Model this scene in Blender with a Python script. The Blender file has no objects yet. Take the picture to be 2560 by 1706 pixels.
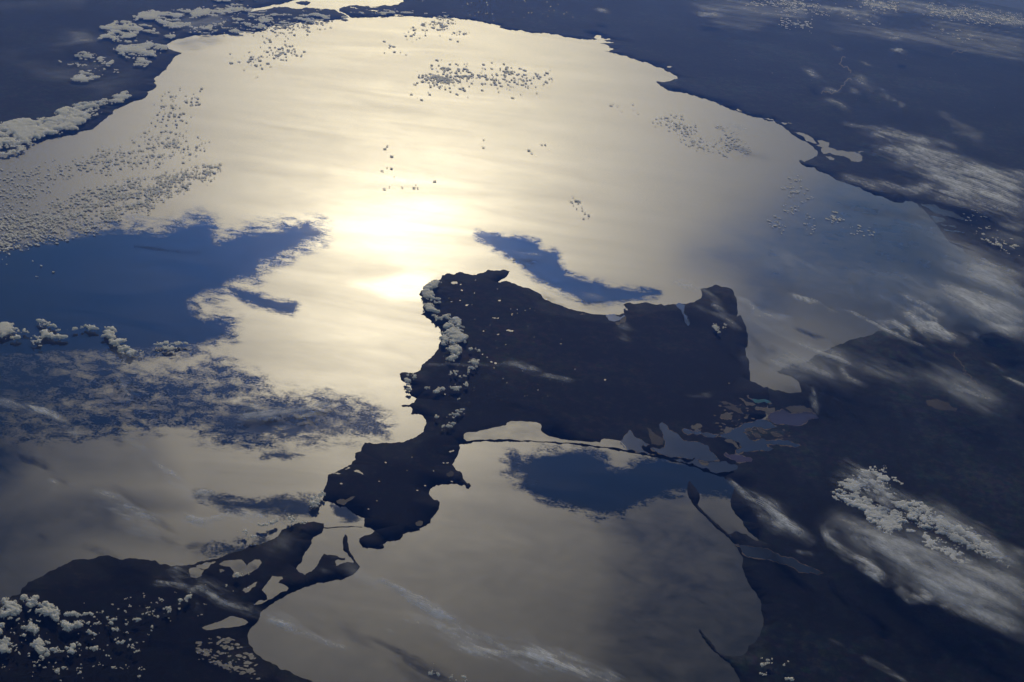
import bpy, math, random
import numpy as np
from mathutils import Matrix, Vector
from mathutils.geometry import delaunay_2d_cdt

# ------------------------------------------------------------------ camera, world, sun, exposure
# 1 unit = 1 km.  The camera looks down from 436 km above the real curvature of the planet.
R = 6371.0
CAM_H = 435.62
TILT, ROLL, FPX = math.radians(32.978), math.radians(6.456), 4653.16   # focal length in pixels of a 2560 wide frame
FW = np.array([0, math.cos(TILT), -math.sin(TILT)])
_R0 = np.array([1.0, 0, 0]); _U0 = np.array([0, math.sin(TILT), math.cos(TILT)])
RT = math.cos(ROLL) * _R0 + math.sin(ROLL) * _U0
UP = -math.sin(ROLL) * _R0 + math.cos(ROLL) * _U0
CAM = np.array([0, 0, CAM_H + R])          # planet-centred frame, nadir below the camera on +z

def rays(px, py):
    px = np.asarray(px, float); py = np.asarray(py, float)
    d = FW + RT * ((px[..., None] - 1280) / FPX) - UP * ((py[..., None] - 853) / FPX)
    return d / np.linalg.norm(d, axis=-1, keepdims=True)

def hit(px, py, h=0.0):
    """ground (or shell) point seen through photo pixel (px, py); past the limb: a point beyond the horizon"""
    d = rays(px, py); r = R + h
    b = d @ CAM; c = CAM @ CAM - r * r
    D = b * b - c
    t = -b - np.sqrt(np.maximum(D, 0))
    P = CAM + d * t[..., None]
    return P / np.linalg.norm(P, axis=-1, keepdims=True) * r

def plane(P):
    """planet-centred point -> azimuthal plane (km)"""
    n = P / np.linalg.norm(P, axis=-1, keepdims=True)
    s = R * np.arccos(np.clip(n[..., 2], -1, 1)); a = np.arctan2(n[..., 0], n[..., 1])
    return np.stack([s * np.sin(a), s * np.cos(a)], -1)

def sphere(Q, h=0.0):
    Q = np.asarray(Q, float)
    s = np.hypot(Q[..., 0], Q[..., 1]); a = np.arctan2(Q[..., 0], Q[..., 1]); k = s / R
    n = np.stack([np.sin(k) * np.sin(a), np.sin(k) * np.cos(a), np.cos(k)], -1)
    h = np.asarray(h, float)
    return n * (R + h)[..., None] if h.ndim else n * (R + h)

# world frame: z is the local vertical in the middle of the water
O = hit(np.array(1030.), np.array(600.)); ZW = O / R
YW = np.array([0, 1.0, 0]); YW = YW - ZW * (YW @ ZW); YW /= np.linalg.norm(YW); XW = np.cross(YW, ZW)
B = np.stack([XW, YW, ZW])
def world(P): return (P - O) @ B.T

scene = bpy.context.scene
cd = bpy.data.cameras.new('camera'); cam = bpy.data.objects.new('camera', cd); scene.collection.objects.link(cam)
cd.sensor_width = 36.0; cd.lens = FPX / 2560 * 36.0; cd.clip_start = 1.0; cd.clip_end = 6000.0
_r, _u, _b = RT @ B.T, UP @ B.T, -FW @ B.T
_p = world(CAM)
cam.matrix_world = Matrix([[_r[0], _u[0], _b[0], _p[0]], [_r[1], _u[1], _b[1], _p[1]], [_r[2], _u[2], _b[2], _p[2]], [0, 0, 0, 1]])
scene.camera = cam

# the sun: mirrored in the water at the brightest place of the photograph
GX, GY = 1000., 655.
_g = hit(np.array(GX), np.array(GY)); _n = _g / R
_v = (CAM - _g); _v /= np.linalg.norm(_v)
SUN = (2 * _n * (_n @ _v) - _v) @ B.T
SUN_EL = math.asin(SUN[2]); SUN_AZ = math.atan2(SUN[0], SUN[1])
sd = bpy.data.lights.new('sun', 'SUN'); sun = bpy.data.objects.new('sun', sd); scene.collection.objects.link(sun)
sd.energy = 2.62; sd.angle = math.radians(0.5); sd.color = (1.0, 0.935, 0.985)
sun.rotation_euler = Vector(SUN).to_track_quat('Z', 'Y').to_euler()

w = bpy.data.worlds.new('World'); scene.world = w; w.use_nodes = True
nt = w.node_tree; bg = nt.nodes['Background']
sky = nt.nodes.new('ShaderNodeTexSky'); sky.sky_type = 'NISHITA'; sky.sun_disc = False
sky.sun_elevation = SUN_EL; sky.sun_rotation = SUN_AZ; sky.altitude = 0; sky.dust_density = 0.0; sky.air_density = 1.0; sky.ozone_density = 3.0
nt.links.new(sky.outputs[0], bg.inputs[0]); bg.inputs[1].default_value = 0.05
scene.view_settings.view_transform = 'Standard'; scene.view_settings.look = 'None'
scene.view_settings.exposure = 0.0; scene.view_settings.gamma = 1.0
scene.view_settings.use_curve_mapping = False
cy = scene.cycles
cy.use_denoising = True
cy.max_bounces = 5; cy.diffuse_bounces = 2; cy.glossy_bounces = 2; cy.transparent_max_bounces = 24
cy.transmission_bounces = 2; cy.volume_bounces = 0; cy.sample_clamp_indirect = 4

# ------------------------------------------------------------------ helpers
rng = np.random.default_rng(7)
OX = dict(A0=(0, 0), A1=(640, 0), A2=(1280, 0), A3=(1760, 0), B0=(0, 500), B1=(640, 500), B2=(1280, 500), B3=(1760, 500),
          C1=(640, 850), C2=(1280, 850), D0=(0, 1173), D1=(640, 1173), D2=(1280, 1173), D3=(1760, 1173), F=(0, 0), V=(0, 0))
def T(*args):
    """'A0', 'x,y x,y ...', 'A1', ... -> photo pixels; F is plain photo pixels, V the overview"""
    out = []
    for tag, s in zip(args[::2], args[1::2]):
        k = 1.0 if tag == 'F' else (2560 / 2353 if tag == 'V' else 0.34)
        ox, oy = OX[tag]
        for q in s.split():
            x, y = q.split(','); out.append((ox + k * float(x), oy + k * float(y)))
    return np.array(out)

def fractal(P, step, amp, seed, closed=True):
    """subdivide a traced line and roughen it"""
    r = np.random.default_rng(seed)
    P = [tuple(p) for p in P]
    for _ in range(7):
        out = []; n = len(P); m = n if closed else n - 1; any_ = False
        for i in range(m):
            a = np.array(P[i]); b = np.array(P[(i + 1) % n]); L = np.linalg.norm(b - a)
            out.append(tuple(a))
            off = (a[0] < -60 or a[0] > 2620 or a[1] < -40 or a[1] > 1760) and (b[0] < -60 or b[0] > 2620 or b[1] < -40 or b[1] > 1760)
            lim = 60 if off else step
            if L > lim:
                d = (b - a) / L; nrm = np.array([-d[1], d[0]])
                k = r.normal() * amp * (0 if off else min(L, 26))
                out.append(tuple((a + b) / 2 + nrm * k)); any_ = True
        if not closed: out.append(P[-1])
        P = out
        if not any_: break
    return np.array(P)

def poly_dist(px, py, poly):
    """signed distance (px), positive inside"""
    px = np.asarray(px, float); py = np.asarray(py, float)
    d2 = np.full(px.shape, 1e18); inside = np.zeros(px.shape, bool)
    n = len(poly)
    for i in range(n):
        ax, ay = poly[i]; bx, by = poly[(i + 1) % n]
        ex, ey = bx - ax, by - ay; L = ex * ex + ey * ey + 1e-9
        t = np.clip(((px - ax) * ex + (py - ay) * ey) / L, 0, 1)
        d2 = np.minimum(d2, (px - ax - t * ex) ** 2 + (py - ay - t * ey) ** 2)
        if ay != by:
            c = ((ay > py) != (by > py)) & (px < (bx - ax) * (py - ay) / (by - ay) + ax)
            inside ^= c
    d = np.sqrt(d2)
    return np.where(inside, d, -d)

def line_dist(px, py, line):
    d2 = np.full(px.shape, 1e18)
    for i in range(len(line) - 1):
        ax, ay = line[i]; bx, by = line[i + 1]
        ex, ey = bx - ax, by - ay; L = ex * ex + ey * ey + 1e-9
        t = np.clip(((px - ax) * ex + (py - ay) * ey) / L, 0, 1)
        d2 = np.minimum(d2, (px - ax - t * ex) ** 2 + (py - ay - t * ey) ** 2)
    return np.sqrt(d2)

def sstep(a, b, x):
    t = np.clip((x - a) / (b - a), 0, 1); return t * t * (3 - 2 * t)

def _hash(ix, iy, seed):
    h = (ix.astype(np.int64) * 374761393 + iy.astype(np.int64) * 668265263 + seed * 1442695041) & 0xffffffff
    h = ((h ^ (h >> 13)) * 1274126177) & 0xffffffff
    return ((h ^ (h >> 16)) & 0xffffff) / float(0xffffff)
def vnoise(x, y, seed=0):
    ix = np.floor(x); iy = np.floor(y); fx = x - ix; fy = y - iy
    fx = fx * fx * fx * (fx * (fx * 6 - 15) + 10); fy = fy * fy * fy * (fy * (fy * 6 - 15) + 10)
    a = _hash(ix, iy, seed); b = _hash(ix + 1, iy, seed); c = _hash(ix, iy + 1, seed); d = _hash(ix + 1, iy + 1, seed)
    return (a * (1 - fx) + b * fx) * (1 - fy) + (c * (1 - fx) + d * fx) * fy
def fbm(x, y, oct=4, seed=0, gain=0.5):
    s = 0; a = 1; t = 0
    for o in range(oct):
        s = s + a * vnoise(x, y, seed + o * 17); t += a; a *= gain
        x, y = x * 2.03 * 0.8 + y * 2.03 * 0.6, -x * 2.03 * 0.6 + y * 2.03 * 0.8
    return s / t
def billow(x, y, oct=3, seed=0):
    """rounded heaps: worley based, 1 in a cell's middle"""
    s = 0; a = 1; t = 0
    for o in range(oct):
        ix = np.floor(x); iy = np.floor(y); best = np.full(x.shape, 9.0)
        for dx in (-1, 0, 1):
            for dy in (-1, 0, 1):
                jx = ix + dx; jy = iy + dy
                qx = jx + _hash(jx, jy, seed + 5 + o) - x; qy = jy + _hash(jx, jy, seed + 91 + o) - y
                best = np.minimum(best, qx * qx + qy * qy)
        s = s + a * np.clip(1 - best, 0, 1); t += a; a *= 0.5; x = x * 2.1 + 3.3; y = y * 2.1 + 1.7
    return s / t

def mesh_obj(name, V, F, mat, parent=None, smooth=False, attrs=None, uv=None):
    me = bpy.data.meshes.new(name)
    V = np.ascontiguousarray(V, dtype=np.float32); F = np.asarray(F)
    me.vertices.add(len(V)); me.vertices.foreach_set('co', V.ravel())
    k = F.shape[1]
    me.loops.add(len(F) * k); me.loops.foreach_set('vertex_index', F.ravel().astype(np.int32))
    me.polygons.add(len(F)); me.polygons.foreach_set('loop_start', (np.arange(len(F)) * k).astype(np.int32))
    me.polygons.foreach_set('loop_total', np.full(len(F), k, np.int32))
    if smooth: me.polygons.foreach_set('use_smooth', np.ones(len(F), bool))
    me.update(calc_edges=True)
    for an, av in (attrs or {}).items():
        at = me.attributes.new(an, 'FLOAT', 'POINT'); at.data.foreach_set('value', np.ascontiguousarray(av, dtype=np.float32))
    if uv is not None:
        at = me.attributes.new('flow', 'FLOAT_VECTOR', 'POINT')
        at.data.foreach_set('vector', np.ascontiguousarray(np.c_[uv, np.zeros(len(uv))], dtype=np.float32).ravel())
    me.materials.append(mat)
    o = bpy.data.objects.new(name, me); scene.collection.objects.link(o)
    if parent: o.parent = parent
    return o

def tag(o, label=None, cat=None, group=None, kind=None):
    if label: o['label'] = label
    if cat: o['category'] = cat
    if group: o['group'] = group
    if kind: o['kind'] = kind
    return o

# ------------------------------------------------------------------ materials
def mat_new(name):
    m = bpy.data.materials.new(name); m.use_nodes = True
    return m, m.node_tree, m.node_tree.nodes['Principled BSDF']
def N(nt, t, **kw):
    n = nt.nodes.new(t)
    for k, v in kw.items():
        if k.startswith('i_'):
            key = k[2:]; key = int(key) if key.isdigit() else key
            n.inputs[key].default_value = v
        else: setattr(n, k, v)
    return n
def L(nt, a, b): nt.links.new(a, b)
def math_n(nt, op, a, b=None, clamp=False):
    n = nt.nodes.new('ShaderNodeMath'); n.operation = op; n.use_clamp = clamp
    for i, v in enumerate((a, b)):
        if v is None: continue
        if isinstance(v, (int, float)): n.inputs[i].default_value = v
        else: nt.links.new(v, n.inputs[i])
    return n.outputs[0]
def mapr(nt, v, a, b, c, d, smooth=False):
    n = nt.nodes.new('ShaderNodeMapRange'); n.interpolation_type = 'SMOOTHSTEP' if smooth else 'LINEAR'
    nt.links.new(v, n.inputs[0])
    for i, q in enumerate((a, b, c, d)): n.inputs[i + 1].default_value = q
    return n.outputs[0]
def noise_n(nt, vec, scale, detail=4, rough=0.5, dist=0.0):
    n = nt.nodes.new('ShaderNodeTexNoise'); n.inputs['Scale'].default_value = scale; n.inputs['Detail'].default_value = detail
    n.inputs['Roughness'].default_value = rough; n.inputs['Distortion'].default_value = dist
    nt.links.new(vec, n.inputs['Vector']); return n.outputs[0]
def flow_n(nt, sx=1.0, sy=1.0, rot=0.0):
    a = N(nt, 'ShaderNodeAttribute', attribute_name='flow'); m = nt.nodes.new('ShaderNodeMapping')
    m.inputs['Rotation'].default_value = (0, 0, rot); m.inputs['Scale'].default_value = (sx, sy, 1)
    nt.links.new(a.outputs['Vector'], m.inputs[0]); return m.outputs[0]

R_WIND, R_CALM = 0.464, 0.075
SPEC = 0.38

def water_mat(name, rough=None, col=(0.006, 0.014, 0.026)):
    m, nt, p = mat_new(name)
    p.inputs['IOR'].default_value = 1.33; p.inputs['Specular IOR Level'].default_value = SPEC
    if rough is not None:
        p.inputs['Roughness'].default_value = rough
        geo = N(nt, 'ShaderNodeNewGeometry')
        n1 = noise_n(nt, geo.outputs['Position'], 0.12, 4, 0.6)
        mx = N(nt, 'ShaderNodeMixRGB'); mx.inputs[1].default_value = (*[c * 0.75 for c in col], 1); mx.inputs[2].default_value = (*[c * 1.3 for c in col], 1)
        L(nt, n1, mx.inputs[0]); L(nt, mx.outputs[0], p.inputs['Base Color'])
        L(nt, mapr(nt, n1, 0.3, 0.7, rough * 0.93, rough * 1.06), p.inputs['Roughness'])
        return m
    calm = N(nt, 'ShaderNodeAttribute', attribute_name='calm').outputs['Fac']
    slick = N(nt, 'ShaderNodeAttribute', attribute_name='slick').outputs['Fac']
    silt = N(nt, 'ShaderNodeAttribute', attribute_name='silt').outputs['Fac']
    f = flow_n(nt)
    fs = flow_n(nt, 0.75, 1.0, 0.5)
    n1 = noise_n(nt, f, 0.045, 6, 0.62, 0.6)       # broad wind patches
    n2 = noise_n(nt, fs, 0.16, 7, 0.66, 0.5)        # wisps at the edges
    n3 = noise_n(nt, f, 0.9, 4, 0.7)               # fine dapple
    e = math_n(nt, 'ADD', math_n(nt, 'MULTIPLY', math_n(nt, 'SUBTRACT', n2, 0.5), 2.9), math_n(nt, 'MULTIPLY', math_n(nt, 'SUBTRACT', n3, 0.5), 1.9))
    e = math_n(nt, 'ADD', e, math_n(nt, 'MULTIPLY', math_n(nt, 'SUBTRACT', n1, 0.5), 1.5))
    # the noise only matters where the patch has an edge
    edge = math_n(nt, 'MULTIPLY', math_n(nt, 'MULTIPLY', calm, math_n(nt, 'SUBTRACT', 1.0, calm)), 4.0)
    c = math_n(nt, 'ADD', calm, math_n(nt, 'MULTIPLY', e, edge))
    c = mapr(nt, c, 0.06, 0.94, 0, 1, True)
    lu = N(nt, 'ShaderNodeAttribute', attribute_name='lull').outputs['Fac']
    lu = math_n(nt, 'MULTIPLY', lu, mapr(nt, math_n(nt, 'ADD', math_n(nt, 'MULTIPLY', n1, 0.6), math_n(nt, 'MULTIPLY', n2, 0.4)), 0.38, 0.62, 0.75, 1.2))
    c = math_n(nt, 'MAXIMUM', c, lu)
    sw2 = noise_n(nt, flow_n(nt, 0.4, 1.0, 0.5), 0.03, 7, 0.6, 1.2)
    c = math_n(nt, 'MULTIPLY', c, mapr(nt, sw2, 0.35, 0.62, 0.96, 1.0))
    base = math_n(nt, 'ADD', math_n(nt, 'MULTIPLY', math_n(nt, 'SUBTRACT', n1, 0.5), -0.035), R_WIND)
    swirl = noise_n(nt, flow_n(nt, 0.25, 1.0, 0.12), 0.02, 7, 0.6, 1.6)
    base = math_n(nt, 'ADD', base, math_n(nt, 'MULTIPLY', math_n(nt, 'SUBTRACT', swirl, 0.5), 0.12))
    base = math_n(nt, 'ADD', base, math_n(nt, 'MULTIPLY', math_n(nt, 'SUBTRACT', n2, 0.5), 0.02))
    base = math_n(nt, 'ADD', base, slick)
    L(nt, base, p.inputs['Roughness'])
    # calm and ruffled water lie side by side below the size of a pixel: mix the two kinds of surface
    q = N(nt, 'ShaderNodeBsdfPrincipled'); q.inputs['IOR'].default_value = 1.33; q.inputs['Roughness'].default_value = R_CALM
    q.inputs['Specular IOR Level'].default_value = SPEC
    ms = N(nt, 'ShaderNodeMixShader'); L(nt, c, ms.inputs[0]); L(nt, p.outputs[0], ms.inputs[1]); L(nt, q.outputs[0], ms.inputs[2])
    L(nt, ms.outputs[0], nt.nodes['Material Output'].inputs[0])
    mx = N(nt, 'ShaderNodeMixRGB'); mx.inputs[1].default_value = (*col, 1); mx.inputs[2].default_value = (0.010, 0.013, 0.010, 1)
    L(nt, silt, mx.inputs[0]); L(nt, mx.outputs[0], p.inputs['Base Color']); L(nt, mx.outputs[0], q.inputs['Base Color'])
    return m

def land_mat(name, c1, c2, c3, bump=0.15):
    m, nt, p = mat_new(name)
    geo = N(nt, 'ShaderNodeNewGeometry'); pos = geo.outputs['Position']
    n1 = noise_n(nt, pos, 0.02, 8, 0.66); n2 = noise_n(nt, pos, 0.22, 6, 0.8)
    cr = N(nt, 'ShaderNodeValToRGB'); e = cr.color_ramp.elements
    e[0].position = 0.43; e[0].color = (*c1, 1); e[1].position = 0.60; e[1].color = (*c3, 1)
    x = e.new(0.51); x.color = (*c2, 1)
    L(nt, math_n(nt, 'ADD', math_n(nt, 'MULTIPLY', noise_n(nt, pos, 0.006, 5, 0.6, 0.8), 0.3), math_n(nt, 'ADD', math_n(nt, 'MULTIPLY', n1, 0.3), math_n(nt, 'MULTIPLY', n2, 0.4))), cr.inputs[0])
    # fields
    vo = N(nt, 'ShaderNodeTexVoronoi'); vo.inputs['Scale'].default_value = 0.35; L(nt, pos, vo.inputs['Vector'])
    mx = N(nt, 'ShaderNodeMixRGB', blend_type='MULTIPLY'); mx.inputs[0].default_value = 0.5
    L(nt, cr.outputs[0], mx.inputs[1]); L(nt, vo.outputs['Color'], mx.inputs[2])
    L(nt, mx.outputs[0], p.inputs['Base Color'])
    p.inputs['Roughness'].default_value = 0.95; p.inputs['Specular IOR Level'].default_value = 0.05
    b = N(nt, 'ShaderNodeBump'); b.inputs['Strength'].default_value = bump; b.inputs['Distance'].default_value = 2.0
    L(nt, n2, b.inputs['Height']); L(nt, b.outputs[0], p.inputs['Normal'])
    return m

M_SEA = water_mat('sea_water')
M_LAKE = water_mat('lake_water', 0.52)
M_CALM = water_mat('calm_lagoon_water', 0.20, (0.010, 0.013, 0.012))
M_LAND = land_mat('dark_land', (0.0008, 0.001, 0.001), (0.004, 0.0045, 0.004), (0.030, 0.028, 0.020))
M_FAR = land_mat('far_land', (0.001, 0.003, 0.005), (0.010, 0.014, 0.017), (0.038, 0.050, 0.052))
M_SALT = water_mat('salt_shore', 0.95, (0.11, 0.085, 0.060))

# ------------------------------------------------------------------ sea
def calm_field(px, py):
    """windless patches of the sea, traced from the photograph"""
    c = np.zeros(px.shape)
    for P, soft, k in CALM:
        c = np.maximum(c, np.minimum(k if k < 1 else 1.0, (1.3 if k >= 1 else 1) * k * sstep(-soft * 2.4, soft * 1.3, poly_dist(px, py, P))))
    return c
def lull_field(px, py):
    c = np.zeros(px.shape)
    for P, soft, k in LULL:
        c = np.maximum(c, k * sstep(-soft, soft, poly_dist(px, py, P)))
    return c
CALM = [
 (T('B0', '-1400,560 0,400 200,380 450,320 700,270 900,262 1200,285 1330,230 1500,200 1560,330 1640,350 1800,285 2000,262 2180,240 2330,240 2160,300 2060,370 1960,400 1880,450 1860,520 1700,560 1640,600 1600,640 1460,660 1360,720 1370,850 1500,910 1650,930 1640,975 1480,1035 1200,1062 990,1085 700,1090 0,1120 -1400,1100'), 30, 1.0),
 (T('B0', '-1400,1000 0,1050 700,1060 870,1120 1000,1260 1100,1310 1400,1270 1520,1200 1650,1190 1760,1240 1880,1330 1960,1410 2120,1450 2250,1490 2150,1560 1900,1600 1000,1680 0,1800 -1400,1700'), 26, 0.72),
 (T('B0', '-1400,1050 0,1080 500,1100 640,1250 500,1450 200,1600 -1400,1700'), 60, 0.85),
 (T('B0', '1690,650 1800,690 1900,720 2040,760 2170,770 2150,830 2020,800 1900,755 1800,710'), 11, 1.0),
 (T('C1', '-480,600 -330,500 -150,440 0,425 200,440 380,455 560,440 720,490 850,545 930,600 920,660 740,690 560,690 400,715 200,700 0,765 -200,740 -400,690'), 26, 0.84),
 (T('C1', '60,835 200,830 345,855 200,872 40,860'), 6, 0.95),
 (T('B1', '1640,262 1760,272 1860,300', 'B2', '0,290 70,292 170,330 210,395 320,405 335,480 380,560 500,600 620,625 740,665 900,680 1060,690 880,715 700,745 560,755 480,700 380,655 300,620 200,570 120,510 40,440 -20,400'), 12, 1.0),
 (T('C1', '1880,880 2010,990 1960,1060 2050,1130 2200,1160', 'C2', '340,1170 500,1220 640,1255 800,1240 930,1170 1050,1110 1250,1080 1420,1100 1640,1100 1700,1040 1500,985 1300,930 1100,900 950,925 850,985 760,990 700,960 660,900 560,850 400,850 250,860 0,960'), 22, 1.0),
 (T('D0', '1440,180 1700,215 1850,240 2100,205 2300,210 2260,330 2100,350 1880,312 1650,295 1480,225'), 10, 0.9),
 (T('C1', '560,1215 680,1225 730,1270 760,1330 690,1335 620,1320 570,1290'), 7, 0.95),
 (T('D0', '1560,530 1700,530 1850,500 1990,440 2050,440 1900,560 1750,620 1600,660 1500,600'), 10, 0.55),
]
LULL = [
 (T('F', '560,1900 480,1330 1000,1260 1250,1150 1650,1250 2000,1500 1900,1900'), 130, 0.33),
 (T('D1', '-400,-100 300,-100 450,100 300,400 -400,350'), 60, 0.15),
 (T('D0', '-1500,-1000 -1500,300 0,250 150,100 300,-200'), 70, 0.85),
 (T('D0', '-1500,-300 -200,300 300,230 700,150 1150,190 1400,280 900,380 1250,560 700,500 0,700 -1500,700'), 45, 0.6),
 (T('D0', '200,-300 1100,-300 1300,60 1000,100 500,60 200,0'), 45, 0.35),
 (T('F', '1420,1800 1500,1380 1480,1260 1700,1180 2000,1400 2000,1800'), 130, 0.70),
 (T('F', '1740,640 2100,430 2400,500 2600,900 2300,820 2000,760 1850,900 1850,700'), 110, 0.72),
 (T('F', '-400,1900 -400,1150 120,1200 180,1500 0,1706'), 130, 0.45),
 (T('D1', '200,960 420,1060 580,1150 820,1300 1020,1390 1230,1490 1400,1620 1150,1620 1000,1480 820,1370 600,1230 420,1120 250,1060'), 14, 0.42),
 (T('C2', '100,860 400,800 1000,860 1200,900 1400,1000 1200,1100 600,1300 100,1200'), 40, 0.3),
]
# broad changes of the wind: centre x, y, radius x, y (photo px), change of roughness
WIND = [(960, 560, 300, 75, -0.055), (850, 850, 420, 260, -0.035), (1110, 430, 330, 60, -0.015), (1050, 120, 700, 230, 0.045)]
WEDGE = T('V', '800,652 860,645 940,622 1000,632 985,665 965,690 900,690 850,668')
def slick_field(px, py):
    s = np.zeros(px.shape)
    for x, y, rx, ry, k in WIND:
        s += k * np.exp(-((px - x) / rx) ** 2 - ((py - y) / ry) ** 2)
    s -= 0.045 * sstep(-14, 14, poly_dist(px, py, WEDGE))
    return s

def project(P):
    d = P - CAM; z = d @ FW
    return 1280 + FPX * (d @ RT) / z, 853 - FPX * (d @ UP) / z

az = np.radians(np.r_[np.linspace(-75, -27, 40), np.linspace(-26.9, 26.9, 760), np.linspace(27, 75, 40)])
ss = np.r_[np.linspace(60, 400, 40), np.linspace(403, 900, 260), np.linspace(903, 2000, 300), np.linspace(2020, 2750, 30)]
A_, S_ = np.meshgrid(az, ss); Q_ = np.stack([S_ * np.sin(A_), S_ * np.cos(A_)], -1).reshape(-1, 2)
PS = sphere(Q_); sx, sy = project(PS)
vis = (sx > -400) & (sx < 2900) & (sy > -200) & (sy < 1900)
calm = np.zeros(len(PS)); slick = np.zeros(len(PS)); lull = np.zeros(len(PS)); lull[vis] = lull_field(sx[vis], sy[vis])
calm[vis] = calm_field(sx[vis], sy[vis]); slick[vis] = slick_field(sx[vis], sy[vis])
silt = sstep(900, 1300, sy) * sstep(1000, 1900, sx + 0.4 * (sy - 1100)) * 0.8
h_, w_ = A_.shape; idx = np.arange(h_ * w_).reshape(h_, w_)
def grid_faces(idx): return np.stack([idx[:-1, :-1], idx[:-1, 1:], idx[1:, 1:], idx[1:, :-1]], -1).reshape(-1, 4)
sea = mesh_obj('sea', world(PS), grid_faces(idx), M_SEA, smooth=True, attrs=dict(calm=calm, slick=slick, lull=lull, silt=silt), uv=Q_)
tag(sea, 'wide sea with the sun glittering on it round the dark peninsula', kind='structure')

# ------------------------------------------------------------------ land
def land(name, px_poly, h, mat, label, seed, step=3.0, amp=0.07, cell=14.0, rough=True, closed=True, kind='structure', parent=None, skirt=True):
    P = fractal(px_poly, step, amp, seed) if rough else np.asarray(px_poly, float)
    Q = plane(hit(P[:, 0], P[:, 1]))
    dr = rays(P[:, 0], P[:, 1]); bb = dr @ CAM; miss = bb * bb - (CAM @ CAM - R * R) < 0
    Q[miss] *= 1.15                                   # land goes on behind the horizon
    # drop repeated points
    keep = [0]
    for i in range(1, len(Q)):
        if np.hypot(*(Q[i] - Q[keep[-1]])) > 0.12: keep.append(i)
    Q = Q[keep]
    if np.hypot(*(Q[0] - Q[-1])) < 0.12: Q = Q[:-1]
    area = 0.5 * np.sum(Q[:, 0] * np.roll(Q[:, 1], -1) - Q[:, 1] * np.roll(Q[:, 0], -1))
    if area < 0: Q = Q[::-1]
    lo, hi = Q.min(0), Q.max(0)
    if cell:
        gx, gy = np.meshgrid(np.arange(lo[0] + cell / 2, hi[0], cell), np.arange(lo[1] + cell / 2, hi[1], cell))
        G = np.c_[gx.ravel(), gy.ravel()]
        G = G + np.random.default_rng(seed).normal(0, cell * 0.15, G.shape)
        if len(G):
            d = poly_dist(G[:, 0], G[:, 1], Q); G = G[d > cell * 0.3]
    else: G = np.zeros((0, 2))
    allp = [Vector(p) for p in np.r_[Q, G]]
    n = len(Q)
    v, e, f, _, _, of = delaunay_2d_cdt(allp, [], [list(range(n))], 1, 1e-4)
    V = np.array([tuple(q) for q in v]); F = np.array([t for t in f if len(t) == 3])
    if len(F) == 0: print('EMPTY', name, label); return None
    # face up
    a = V[F[:, 0]]; b_ = V[F[:, 1]]; c = V[F[:, 2]]
    cr = (b_[:, 0] - a[:, 0]) * (c[:, 1] - a[:, 1]) - (b_[:, 1] - a[:, 1]) * (c[:, 0] - a[:, 0])
    F = np.where((cr < 0)[:, None], F[:, ::-1], F)
    PW = sphere(V, h)
    if skirt:
        E = np.r_[F[:, [0, 1]], F[:, [1, 2]], F[:, [2, 0]]]
        key = np.minimum(E[:, 0], E[:, 1]) * 10000000 + np.maximum(E[:, 0], E[:, 1])
        u, inv, cnt = np.unique(key, return_inverse=True, return_counts=True)
        be = E[cnt[inv] == 1]
        low = sphere(V, -0.05); m = len(V)
        PW = np.r_[PW, low]
        F = np.r_[F, np.c_[be[:, 0], be[:, 0] + m, be[:, 1] + m], np.c_[be[:, 0], be[:, 1] + m, be[:, 1]]]
        used = np.unique(F); re = -np.ones(len(PW), int); re[used] = np.arange(len(used)); PW = PW[used]; F = re[F]
    o = mesh_obj(name, world(PW), F, mat, parent)
    tag(o, label, kind=kind)
    return o

P_ANATOLIA = T('A0', '-1500,1900 -300,1250 0,1130 100,1075 200,1060 340,1030 430,1012 560,990 690,945 700,935 740,900 830,840 830,820 870,800 960,755 1010,740 1075,710 1090,690 1080,675 1115,665 1150,640 1150,625 1130,610 1145,600 1130,580 1180,545 1225,510 1225,500 1250,470 1270,435 1330,400 1335,388 1290,380 1260,368 1225,350 1228,325 1290,295 1380,275 1450,262 1530,255 1650,250 1750,240 1860,237 1905,232 1940,205 2000,195 2120,180 2250,165 2353,152',
  'A1', '540,150 640,138 680,130 660,112 630,98 605,92 590,80 545,72 480,70 440,66 390,62 340,66 300,68 250,60 215,52 170,50 130,55 90,68 60,76 0,80',
  'A0', '1800,82 1790,78 1830,72 1900,60 1960,50 2000,38 2100,20 2160,5 2200,-10 2300,-120 2200,-700 -2500,-700')
P_EUROPE = T('A1', '700,131 672,112 640,95 612,85 612,66 650,50 730,40 860,50 960,42 1050,33 1085,15 1080,0 1075,-60 1200,-400')
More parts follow.
